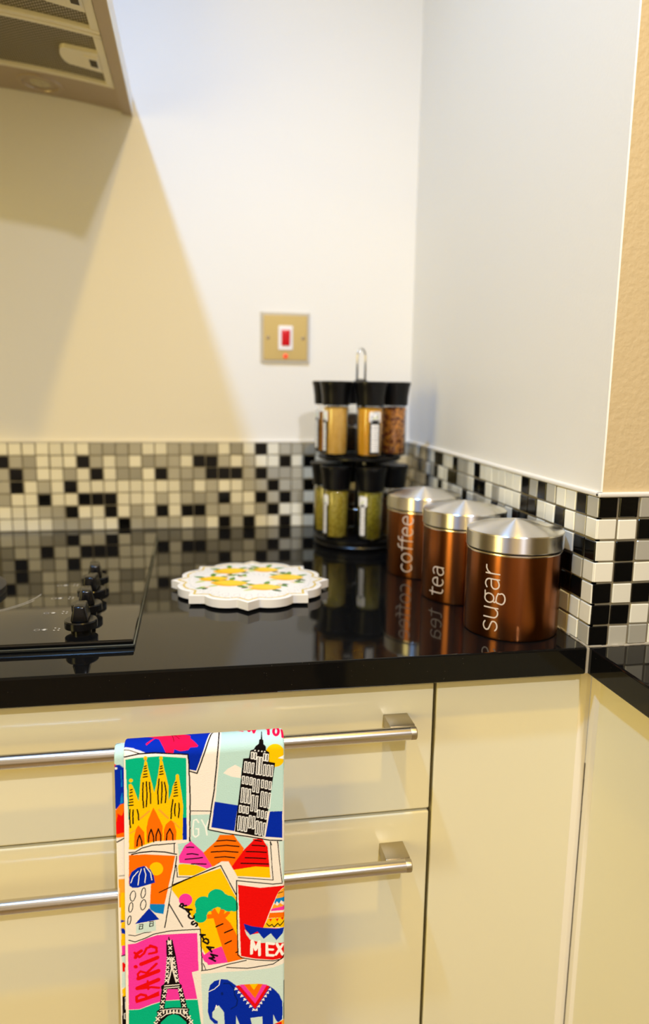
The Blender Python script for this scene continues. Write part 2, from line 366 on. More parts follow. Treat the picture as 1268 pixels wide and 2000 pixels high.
# printed markings on the glass
def flat_polys(name, polys, z, m, parent=None, th=.00012):
    bm = bmesh.new()
    for pl in polys:
        vs = [bm.verts.new((x, y, z)) for x, y in pl]
        try: f = bm.faces.new(vs)
        except ValueError: continue
    bm.normal_update()
    for f in bm.faces:
        if f.normal.z < 0: f.normal_flip()
    return mesh_obj(name, bm, m, parent)
mk = []
for rr, a0, a1 in ((.094, -1.15, -.15), (.098, -1.15, -.4)):
    mk += ribbon([(-.652+rr*math.cos(a0+(a1-a0)*i/24), -.405+rr*math.sin(a0+(a1-a0)*i/24)) for i in range(25)], .0005)
part(flat_polys('ring_marking', mk, ZG+.0001, M['print']), hob)
for x, y in ((-.535, -.548), (-.536, -.493), (-.538, -.438), (-.541, -.383)):
    mk = []
    for dx in (-.0035, .0035): mk += ribbon([(x+dx+.0026*math.cos(t*PI/6), y+.0026*math.sin(t*PI/6)) for t in range(13)], .0005)
    mk += [[(x+.0012, y-.0022), (x+.006, y-.0022), (x+.006, y+.0022), (x+.0012, y+.0022)]]
    for dx, dy in ((.0125, .003), (.0125, -.004), (.0165, -.004), (.0165, .001)): mk += [[(x+dx, y+dy), (x+dx+.0018, y+dy), (x+dx+.0018, y+dy+.0016), (x+dx, y+dy+.0016)]]
    part(flat_polys('knob_marking', mk, ZG+.0001, M['print']), hob)

# ================================================================== EXTRACTOR HOOD (arched canopy; ends lower than the middle)
hood = thing('extractor_hood', 'arched stainless steel cooker hood seen from below at top left', 'hood', (-.77, -.2, 1.56))
HX, HW, HR, HZ = -.77, .302, 1.65, 1.566
def arch(x): return HZ+(HW*HW-(x-HX)**2)/(2*HR)
def harch(name, x0, x1, y0, y1, z0, z1, m, bev=0, nx=14, sub=None, parent=None):
    """box whose z is offset from the arch; finely divided along x"""
    b = bmesh.new(); bx(b, x0, x1, y0, y1, z0, z1)
    xs = [x0+(x1-x0)*i/nx for i in range(1, nx)]
    for x in xs: bmesh.ops.bisect_plane(b, geom=b.verts[:]+b.edges[:]+b.faces[:], plane_co=(x, 0, 0), plane_no=(1, 0, 0))
    for v in b.verts: v.co.z += arch(v.co.x)
    if bev: bmesh.ops.bevel(b, geom=[e for e in b.edges if len(e.link_faces) == 2 and e.calc_face_angle(0) > .8], offset=bev, segments=2, affect='EDGES')
    o = mesh_obj(name, b, m)
    if parent is not None: o.parent = parent
    else: part(o, hood)
    return o
X0, X1 = HX-HW, HX+HW
# side rails, back strip and front strip round the opening, then the skin on top
harch('canopy', X0, X1, -.47, .003, .012, .030, M['hood'], nx=24)
harch('side_rail', X1-.017, X1-.0008, -.47, .002, .0, .012, M['hood'], nx=3)
harch('side_rail', X0+.0008, X0+.017, -.47, .002, .0, .012, M['hood'], nx=3)
for xe in (X1-.0008, X0-.0002): harch('end_plate', xe, xe+.001, -.47, .002, -.0005, .030, M['hoodside'], nx=2)
harch('back_strip', X0+.017, X1-.017, -.092, .002, .0035, .012, M['hood'], nx=20)
harch('front_strip', X0+.017, X1-.017, -.47, -.435, .0035, .012, M['hood'], nx=20)
def filt(y0, y1, xa, xb):
    fr = harch('filter_panel', xa+.010, xb-.010, y0+.010, y1-.010, .0060, .012, M['filter'], nx=16)
    for nm, e in (('filter_frame', (xa, xb, y0, y0+.009)), ('filter_frame', (xa, xb, y1-.009, y1)), ('filter_frame', (xa, xa+.011, y0+.009, y1-.009)), ('filter_frame', (xb-.011, xb, y0+.009, y1-.009))):
        harch(nm, *e, .0015, .010, M['filterframe'], bev=.0008, nx=12, parent=fr)
    # latch: pale rounded plate with a finger hole
    ym = y0+(y1-y0)*.55; lp = [(xb-.011, ym-.036), (xb-.011, ym+.024)]+[(xb-.052+.010*math.cos(PI/2+t*PI/12), ym-.006+.026*math.sin(PI/2+t*PI/12)) for t in range(13)]
    b = bmesh.new(); prism(b, lp, .0008, .0062)
    for v in b.verts: v.co.z += arch(v.co.x)
    o = mesh_obj('latch_plate', b, M['filterframe'], fr)
    b = bmesh.new(); bx(b, xb-.030, xb-.013, ym-.024, ym+.012, -.0010, .0009, bev=.0008)
    for v in b.verts: v.co.z += arch(v.co.x)
    o = mesh_obj('latch_slide', b, M['filterframe'], fr)
    b = bmesh.new(); bx(b, xb-.024, xb-.0145, ym-.017, ym+.004, -.0016, -.0005)
    for v in b.verts: v.co.z += arch(v.co.x)
    o = mesh_obj('finger_hole', b, M['carcass'], fr)
for xa, xb in ((HX+.002, X1-.018), (X0+.018, HX-.002)):
    filt(-.262, -.093, xa, xb); filt(-.433, -.264, xa, xb)
for lx in (-.598, -.94):
    b = lathe(bmesh.new(), [(.0335, 0), (.0325, -.0016), (.026, -.0022), (.025, -.0005), (.0245, .002)], 40); 
    lr = mesh_obj('lamp_ring', b, M['hood'], None, 40); lr.location = (lx, -.043, arch(lx)+.0035); lr.rotation_euler = (0, math.atan((lx-HX)/HR), 0); part(lr, hood)
    b = lathe(bmesh.new(), [(.0248, .001), (.020, .0004), (.010, -.0006), (0, -.0008)], 40)
    mesh_obj('lamp_lens', b, M['lampglass'], lr, True)
part(box('chimney', (HX-.15, HX+.15, -.28, .003, HZ+.045, 2.39), M['hood'], None), hood)

# ================================================================== COOKER SWITCH
sw = thing('cooker_switch', 'square brass cooker switch with a red rocker on the back wall', 'switch', (-.2235, G_, 1.230))
b = bmesh.new(); bx(b, -.043, .043, -.0075, 0, -.043, .043)
for v in b.verts:
    if v.co.y < -.004: v.co.x *= .88; v.co.z *= .88
mesh_obj('plate', b, M['brass_edge'], sw)
box('face_plate', (-.0372, .0372, -.0082, -.0070, -.0372, .0372), M['brass'], sw, bev=.0005)
box('rocker_surround', (-.0125, .0125, -.0100, -.0075, -.0205, .0205), M['switchwhite'], sw, bev=.0012)
b = bmesh.new(); bx(b, -.0072, .0072, -.0135, -.0095, -.0132, .0132, bev=.0008)
for v in b.verts:
    if v.co.z < 0 and v.co.y < -.012: v.co.y += .002
mesh_obj('rocker', b, M['switchred'], sw, 40)
o = mesh_obj('indicator_lamp', lathe(bmesh.new(), [(.0042, 0), (.0042, .0012), (.003, .0022), (0, .0026)], 24, Matrix.Translation((0, -.008, -.0305)) @ Matrix.Rotation(PI/2, 4, 'X')), M['neon'], sw, True)
for s in (-1, 1): mesh_obj('screw', lathe(bmesh.new(), [(.0034, 0), (.0030, .0010), (0, .0012)], 20, Matrix.Translation((s*.0302, -.0081, 0)) @ Matrix.Rotation(PI/2, 4, 'X')), M['brass_edge'], sw, 40)

# ================================================================== CANISTERS
def arcp(cx, cy, rx, ry, a0, a1, n=12): return [(cx+rx*math.cos(math.radians(a0+(a1-a0)*i/n)), cy+ry*math.sin(math.radians(a0+(a1-a0)*i/n))) for i in range(n+1)]
def bowl(cx, w_): return arcp(cx, .5, w_, .5, 0, 360, 20)
GL = {
 's': ([arcp(.33, .745, .27, .255, 35, 180, 8)+[(.10, .62), (.25, .53), (.42, .47), (.58, .38)]+arcp(.33, .255, .29, .255, 20, -150, 10)], .78),
 'u': ([[(.06, 1), (.06, .33)]+arcp(.34, .30, .28, .30, 180, 300, 8)+[(.64, .25)], [(.64, 1), (.64, 0)]], .88),
 'g': ([arcp(.33, .66, .27, .34, 0, 360, 20), [(.45, .98), (.72, 1)], [(.16, .40), (.10, .28), (.16, .17), (.45, .14), (.66, .04)]+arcp(.36, -.20, .32, .24, 30, -190, 14)+[(.10, .10), (.2, .16)]], .85),
 'a': ([[(.10, .88)]+arcp(.34, .70, .28, .30, 110, 0, 8)+[(.62, .0)], [(.62, .58), (.32, .56)]+arcp(.30, .28, .25, .28, 90, 290, 10)+[(.55, .10), (.62, .22)]], .86),
 'r': ([[(.08, 0), (.08, 1)], [(.08, .62), (.20, .86), (.38, .98), (.55, .98)]], .60),
 't': ([[(.24, 1.32), (.24, .26)]+arcp(.46, .24, .22, .24, 180, 290, 7), [(.02, 1), (.58, 1)]], .72),
 'e': ([[(.06, .52), (.66, .52)]+arcp(.36, .56, .30, .44, 0, 180, 12)+arcp(.38, .42, .32, .42, 180, 305, 10)], .84),
 'c': ([arcp(.40, .5, .34, .5, 55, 305, 16)], .74),
 'o': ([bowl(.38, .32)], .88),
 'f': ([[(.22, 0), (.22, 1.15)]+arcp(.46, 1.18, .24, .26, 180, 85, 7), [(.02, 1), (.52, 1)]], .56),
}
RB, HB = .0488, .0885
def canister(word, x, y, phi0, z0, length, label):
    t = thing('storage_canister', label, 'canister', (x, y, ZC), 0, 'copper canisters along the side wall')
    mesh_obj('body', lathe(bmesh.new(), [(0, .0012), (RB-.004, .0012), (RB-.0025, 0), (RB-.0008, .0008), (RB, .003), (RB, HB-.0015), (RB-.001, HB)], 96), M['copper'], t, 20)
    mesh_obj('rim', lathe(bmesh.new(), [(RB-.0012, HB-.0016), (RB+.0003, HB-.0016), (RB+.0005, HB-.0008), (RB+.0001, HB+.0004), (RB-.0040, HB+.0004)], 96), M['rimsteel'], t, 50)
    mesh_obj('seal_ring', lathe(bmesh.new(), [(RB-.006, HB), (RB-.0022, HB), (RB-.0022, HB+.0045), (RB-.006, HB+.0045)], 96), M['rubber'], t, 40)
    zl = HB+.0018; RL = RB+.0012
    lid = mesh_obj('lid', lathe(bmesh.new(), [(RL-.004, zl), (RL-.0008, zl), (RL, zl+.001), (RL, zl+.0165), (RL-.0006, zl+.0178), (RL-.0020, zl+.0186), (RL*.75, zl+.0216), (RL*.45, zl+.0245), (RL*.18, zl+.0268), (0, zl+.0280)], 128), M['lid'], t, 18)
    # lettering wrapped on the tin, reading upward
    cx, cy = CAM.x-x, CAM.y-y; az0 = math.atan2(cy, cx); xh = .0148
    W = sum(GL[c_][1] for c_ in word)-.12; sx = length/W
    bm = bmesh.new(); X = 0
    for c_ in word:
        for pl in GL[c_][0]:
            for q in ribbon([((X+px)*sx, py*xh) for px, py in pl], .00068):
                vs = []
                for (a, hgt) in q:
                    az = az0-math.radians(phi0)-hgt/RB
                    vs.append(bm.verts.new(((RB+.00012)*math.cos(az), (RB+.00012)*math.sin(az), z0-ZC+a)))
                try: f = bm.faces.new(vs)
                except ValueError: continue
                f.normal_update(); c0 = f.calc_center_median()
                if f.normal.x*c0.x+f.normal.y*c0.y < 0: f.normal_flip()
        X += GL[c_][1]
    mesh_obj('lettering', bm, M['letter'], t)
    return t
canister('sugar', -.0522, -.5798, 14.5, .9085, .067, 'copper canister with a steel lid lettered sugar, nearest the worktop edge')
canister('tea', -.0608, -.4560, 25.5, .9085, .0365, 'copper canister with a steel lid lettered tea, in the middle of three')
canister('coffee', -.0735, -.3360, 15.5, .9080, .0765, 'copper canister with a steel lid lettered coffee, beside the spice rack')

# ================================================================== SPICE RACK AND JARS
RX, RY = -.1225, -.149
rack = thing('spice_carousel', 'black two-tier revolving spice rack with a wire loop handle', 'spice rack', (RX, RY, ZC))
mesh_obj('base', lathe(bmesh.new(), [(0, .0005), (.066, .0005), (.0695, .002), (.0705, .0055), (.0690, .0075), (.0690, .0095), (.0705, .0115), (.0705, .0155), (.068, .0172), (0, .0172)], 72), M['blackmatt'], rack, 35)
mesh_obj('centre_pole', lathe(bmesh.new(), [(.006, .017), (.006, .252), (.011, .253), (.011, .259), (.004, .262), (0, .262)], 28), M['blackmatt'], rack, 35)
mesh_obj('tier_plate', lathe(bmesh.new(), [(.006, .138), (.064, .138), (.0655, .1395), (.0655, .1425), (.064, .144), (.006, .144)], 72), M['blackmatt'], rack, 35)
bm = bmesh.new(); lp = [(-.0075, 0, .256), (-.0075, 0, .295)]+[(.0075*-math.cos(t*PI/10), 0, .295+.0135*math.sin(t*PI/10)) for t in range(1, 10)]+[(.0075, 0, .295), (.0075, 0, .256)]
tube(bm, lp, .0016, 12); lo = mesh_obj('loop_handle', bm, M['chrome'], rack, True); lo.rotation_euler = (0, 0, .35)
for zz in (.060, .188):
    bm = bmesh.new(); tube(bm, [(.0285*math.cos(t*PI/24), .0285*math.sin(t*PI/24), zz) for t in range(48)], .0013, 8, True); mesh_obj('wire_ring', bm, M['chrome'], rack, True)
fc = math.atan2(CAM.y-RY, CAM.x-RX)      # azimuth that faces the camera
JR = .0196
def curved_patch(bm, r, a0, a1, z0, z1, n=8, round_=0):
    if round_:
        pts = []; w2 = (a1-a0)*r/2; h2 = (z1-z0)/2; rr = round_
        for sx_, sy_, st in ((1, -1, -90), (1, 1, 0), (-1, 1, 90), (-1, -1, 180)):
            for i in range(5):
                t = math.radians(st+22.5*i); pts.append((sx_*(w2-rr)+rr*math.cos(t), sy_*(h2-rr)+rr*math.sin(t)))
        vs = [bm.verts.new((r*math.cos((a0+a1)/2+px/r), r*math.sin((a0+a1)/2+px/r), (z0+z1)/2+pz)) for px, pz in pts]
        c0 = bm.verts.new((r*math.cos((a0+a1)/2), r*math.sin((a0+a1)/2), (z0+z1)/2))
        for i in range(len(vs)): bm.faces.new((c0, vs[i], vs[(i+1) % len(vs)]))
        return
    for i in range(n):
        p_, q_ = a0+(a1-a0)*i/n, a0+(a1-a0)*(i+1)/n
        bm.faces.new([bm.verts.new((r*math.cos(t), r*math.sin(t), z)) for t, z in ((p_, z0), (q_, z0), (q_, z1), (p_, z1))])
def jar(ang, z, m, level, lab, label, group='spice jars on the revolving rack', wide=False):
    a = fc+math.radians(ang); rr = .0535
    t = thing('spice_jar', label, 'jar', (RX+rr*math.cos(a), RY+rr*math.sin(a), z), 0, group)
    mesh_obj('glass', lathe(bmesh.new(), [(0, 0), (JR-.003, 0), (JR-.001, .0008), (JR, .003), (JR, .070), (JR-.0012, .0745), (JR-.003, .077), (JR-.003, .0795), (JR-.0046, .0795), (JR-.0046, .0765), (JR-.0028, .0735), (JR-.0016, .069), (JR-.0016, .004), (JR-.003, .0025), (0, .0025)], 40), M['glass'], t, 50)
    mesh_obj('contents', lathe(bmesh.new(), [(0, .0028), (JR-.0032, .0028), (JR-.0019, .0045), (JR-.0019, level-.001), (JR-.004, level), (0, level+.001)], 32), m, t, 45)
    mesh_obj('cap', lathe(bmesh.new(), [(JR-.002, .0765), (JR+.0012, .0765), (JR+.0016, .0785), (JR+.0022, .090), (JR+.0042, .1045), (JR+.0056, .1090), (JR+.0054, .1118), (JR+.0034, .1126), (JR+.0028, .1116), (0, .1112)], 40), M['blackmatt'], t, 35)
    if lab is None: return t
    la = fc-math.radians(lab) if False else fc+math.radians(lab); hw = (.36 if not wide else .46); r1 = JR+.00025
    bm = bmesh.new(); curved_patch(bm, r1, la-hw, la+hw, .0045, .056); lb = mesh_obj('label', bm, M['label_black'], t, True)
    bm = bmesh.new(); curved_patch(bm, r1+.0002, la-hw-.02, la+hw+.02, .0525, .0685, round_=.003); mesh_obj('label_emblem', bm, M['label_white'], lb)
    bm = bmesh.new(); 
    for s in (-1, 1): curved_patch(bm, r1+.0004, la-.06+.10*s, la+.04+.10*s, .0580+.001*s, .0605+.001*s, round_=.0009)
    mesh_obj('emblem_leaf', bm, M['label_green'], lb)
    bm = bmesh.new(); h = .0085; zz = h
    while zz < .050:
        st = random.uniform(.0030, .0042); e = (.20 if not wide else .36)
        for k_ in range(1 if not wide else 2):
            o_ = 0 if not wide else (-.16+.32*k_)
            e2 = e if not wide else .15
            curved_patch(bm, r1+.0002, la+o_-e2-random.uniform(0, .03), la+o_+e2+random.uniform(0, .03), zz, zz+st*.80, n=3)
        zz += st
    mesh_obj('label_text', bm, M['label_white'], lb)
    return t
# angle of a jar on its tier, measured from the side facing the viewer (negative is to the left in the picture)
ZU, ZL = ZC+.1455, ZC+.0178
jar(-44, ZU, M['sp_yellow'], .0735, -58, 'spice jar of pale yellow powder on the upper tier, label on its left')
jar(16, ZU, M['sp_gold'], .0735, 24, 'spice jar of golden powder on the upper tier with a wide white-lettered label', wide=True)
jar(76, ZU, M['sp_chili'], 0.0735, None, 'spice jar of dark red chilli flakes on the upper tier nearest the side wall')
jar(-104, ZU, M['sp_orange'], .064, -60, 'spice jar of orange-brown powder at the left end of the upper tier')
jar(136, ZU, M['sp_brown'], .06, None, 'dark spice jar at the rear of the rack behind the front jars', 'rear spice jars')
jar(196, ZU, M['sp_brown'], .06, None, 'dark spice jar at the rear of the rack behind the front jars', 'rear spice jars')
jar(-40, ZL, M['sp_olive'], .0735, -57, 'spice jar of yellow-green dried herb on the lower tier, left of centre')
jar(20, ZL, M['sp_green'], .0735, -36, 'spice jar of olive green herb on the lower tier, white label in front')
jar(80, ZL, M['sp_brown'], .060, None, 'dark spice jar on the lower tier behind the coffee canister')
jar(260, ZL, M['sp_olive'], .07, None, 'spice jar of yellow-green herb at the left end of the lower tier, half hidden')
for a_ in (140, 200): jar(a_, ZL, M['sp_brown'], .06, None, 'dark spice jar at the rear of the rack behind the front jars', 'rear spice jars')

# ================================================================== RASTER HELPERS FOR FLAT PRINT
def raster(ops, cols, X, Y, scale=1e-4, bg='W'):
    """paint a list of flat shapes on the grid X (columns), Y (rows); colours linear"""
    nx, ny = len(X), len(Y); img = np.empty((ny, nx, 3), np.float32); img[:] = lin(cols[bg])
    def span(A, lo, hi):
        return max(0, int(np.searchsorted(A, lo))), min(len(A), int(np.searchsorted(A, hi)))
    for op in ops:
        pts = np.array(op[2], float).reshape(-1, 2)*scale; c = lin(cols[op[1]]); hw = op[3]*scale if op[0] == 'l' else 0
        i0, i1 = span(X, pts[:, 0].min()-hw, pts[:, 0].max()+hw); j0, j1 = span(Y, pts[:, 1].min()-hw, pts[:, 1].max()+hw)
        if i1 <= i0 or j1 <= j0: continue
        gx, gy = np.meshgrid(X[i0:i1], Y[j0:j1])
        if op[0] == 'p':
            ins = np.zeros(gx.shape, bool); q = np.roll(pts, -1, 0)
            for (xa, ya), (xb, yb) in zip(pts, q):
                if ya == yb: continue
                cnd = ((ya > gy) != (yb > gy)); ins ^= cnd & (gx < (xb-xa)*(gy-ya)/(yb-ya)+xa)
        else:
            ins = np.zeros(gx.shape, bool)
            for (xa, ya), (xb, yb) in zip(pts, pts[1:]):
                dx, dy = xb-xa, yb-ya; l2 = dx*dx+dy*dy+1e-18
                t = np.clip(((gx-xa)*dx+(gy-ya)*dy)/l2, 0, 1)
                ins |= (gx-xa-t*dx)**2+(gy-ya-t*dy)**2 <= hw*hw
        img[j0:j1, i0:i1][ins] = c
    return img
def grid_obj(name, V, colr, m, parent=None):
    """V (ny,nx,3) vertex grid, colr (ny,nx,3) colours"""
    ny, nx = V.shape[:2]; me = bpy.data.meshes.new(name)
    idx = np.arange(ny*nx).reshape(ny, nx); q = np.stack([idx[:-1, :-1], idx[:-1, 1:], idx[1:, 1:], idx[1:, :-1]], -1).reshape(-1, 4)
    me.vertices.add(ny*nx); me.vertices.foreach_set('co', V.astype(np.float32).ravel())
    me.loops.add(q.size); me.loops.foreach_set('vertex_index', q.astype(np.int32).ravel())
    me.polygons.add(len(q)); me.polygons.foreach_set('loop_start', np.arange(0, q.size, 4, dtype=np.int32))
    me.update(calc_edges=True); me.shade_smooth()
    at = me.color_attributes.new('Col', 'FLOAT_COLOR', 'POINT')
    at.data.foreach_set('color', np.concatenate([colr.reshape(-1, 3), np.ones((ny*nx, 1), np.float32)], 1).astype(np.float32).ravel())
    me.materials.append(m); return link(bpy.data.objects.new(name, me), parent)
def blur_down(img, f):
    ny, nx = img.shape[0]//f*f, img.shape[1]//f*f
    return img[:ny, :nx].reshape(ny//f, f, nx//f, f, 3).mean((1, 3))

# ================================================================== TRIVET
tx, ty = -.3150, -.4000
trv = thing('lemon_trivet', 'white scalloped trivet printed with a wreath of lemons, left of the canisters', 'trivet', (tx, ty, ZC), math.radians(-6))
def rt(th):
    d = (th % (PI/4)); d = min(d, PI/4-d); tip = .0970*math.sin(PI/4)/math.sin(3*PI/4-d)
    dd = PI/8-d; cc_, ro = .0622, .0290
    lobe = cc_*math.cos(dd)+math.sqrt(max(0, ro*ro-(cc_*math.sin(dd))**2)) if cc_*abs(math.sin(dd)) < ro else 0
    return max(tip, lobe)
nth, nr = 480, 150
th_ = np.arange(nth+1)/nth*2*PI; rr_ = np.array([rt(t) for t in th_])
ZT = .0125
outl = [(rr_[i]*math.cos(th_[i]), rr_[i]*math.sin(th_[i])) for i in range(nth)]
bm = bmesh.new(); prism(bm, outl, .0030, ZT); mesh_obj('slab', bm, M['trivet_side'], trv)
mesh_obj('cork_foot', lathe(bmesh.new(), [(0, 0), (.078, 0), (.078, .003), (0, .003)], 64), M['rubberfoot'], trv)
TC = dict(W='f4f0e8', Y='ffd21e', y='f7b90a', o='f0a000', g='5f8f2a', G='2f5a1e', v='cfd68a', k='c8c8c4', q='dcbc4c', p='f6d6c4')
tops = []
def tpoly(c_, pts): tops.append(['p', c_, [v*1e4 for p_ in pts for v in p_]])
def tline(c_, w_, pts): tops.append(['l', c_, [v*1e4 for p_ in pts for v in p_], w_*1e4])
def scal(f): return [(x*f, y*f) for x, y in outl]
tline('q', .0013, scal(.915)+[scal(.915)[0]])
for s in range(64):           # faint grey tracery
    a = s*PI/32; r0 = .080 if s % 2 else .070
    tline('k', .00035, [((r0-.006*math.cos(u))*math.cos(a+.05*math.sin(u)), (r0-.006*math.cos(u))*math.sin(a+.05*math.sin(u))) for u in np.linspace(0, 2*PI, 14)])
for s in range(24):
    a = s*PI/12; tline('k', .00035, [(.022*math.cos(a), .022*math.sin(a)), (.030*math.cos(a+.2), .030*math.sin(a+.2))])
def leaf(x, y, a, l, w_, c_):
    tpoly(c_, [(x+l*u*math.cos(a)-w_*math.sin(u*PI)*s*math.sin(a), y+l*u*math.sin(a)+w_*math.sin(u*PI)*s*math.cos(a)) for s, us in ((1, np.linspace(0, 1, 9)), (-1, np.linspace(1, 0, 9)[1:-1])) for u in us])
def lemon(x, y, a, l, w_):
    pts = []
    for t in np.linspace(0, 2*PI, 33)[:-1]:
        u, v = l*math.cos(t), w_*math.sin(t); u += .22*l*math.copysign(abs(math.cos(t))**9, math.cos(t)); pts.append((x+u*math.cos(a)-v*math.sin(a), y+u*math.sin(a)+v*math.cos(a)))
    tpoly('y', pts); tpoly('Y', [(x+.15*w_+(px-x)*.80, y+.15*w_+(py-y)*.72) for px, py in pts])
    tline('o', .0007, pts[20:28])
for i, (x, y, a, l, w_) in enumerate(((-.028, .044, .15, .0165, .0125), (-.047, .004, .1, .0135, .0098), (-.026, -.017, -.1, .0170, .0120), (.017, -.036, -.12, .0160, .0115), (.046, .010, -.05, .0160, .0125), (.018, .050, -.2, .0135, .0105))):
    for da, c_ in ((.5, 'g'), (-.6, 'G'), (2.6, 'g'), (3.8, 'v'), (1.5, 'g')): leaf(x+.6*l*math.cos(a+da), y+.6*l*math.sin(a+da), a+da, .019, .0038, c_)
    lemon(x*.97, y*.97, a, l*1.12, w_*1.15)
for x, y, a in ((-.030, .018, .4), (.034, .032, -.5), (.036, -.022, -.9), (.052, -.012, -.2), (-.050, -.034, 3.6), (.0, -.034, 3.0), (-.006, .05, .2), (-.012, .012, 1.2)):
    leaf(x, y, a, .016, .0035, 'g'); leaf(x, y, a+.7, .012, .003, 'G'); leaf(x, y, a-.7, .010, .003, 'v')
    for u in range(5): tpoly('p', [(x+.002*math.cos(u*1.26)+.0016*math.cos(t), y+.002*math.sin(u*1.26)+.0016*math.sin(t)) for t in np.linspace(0, 2*PI, 9)[:-1]])
    tpoly('y', [(x+.001*math.cos(t), y+.001*math.sin(t)) for t in np.linspace(0, 2*PI, 9)[:-1]])
ax = np.arange(-.106, .106, .00025); timg = raster(tops, TC, ax, ax)
fr_ = np.linspace(0, 1, nr+1); RR = fr_[:, None]*rr_[None]; XX = RR*np.cos(th_)[None]; YY = RR*np.sin(th_)[None]
ZZ = ZT+.0004-.0006*np.clip((fr_-.975)/.025, 0, 1)[:, None]**2+0*RR
ci = np.clip(((XX+.106)/.00025).round().astype(int), 0, len(ax)-1); cj = np.clip(((YY+.106)/.00025).round().astype(int), 0, len(ax)-1)
grid_obj('printed_face', np.stack([XX, YY, ZZ], -1)[:, ::-1], timg[cj, ci][:, ::-1], M['trivet'], trv)

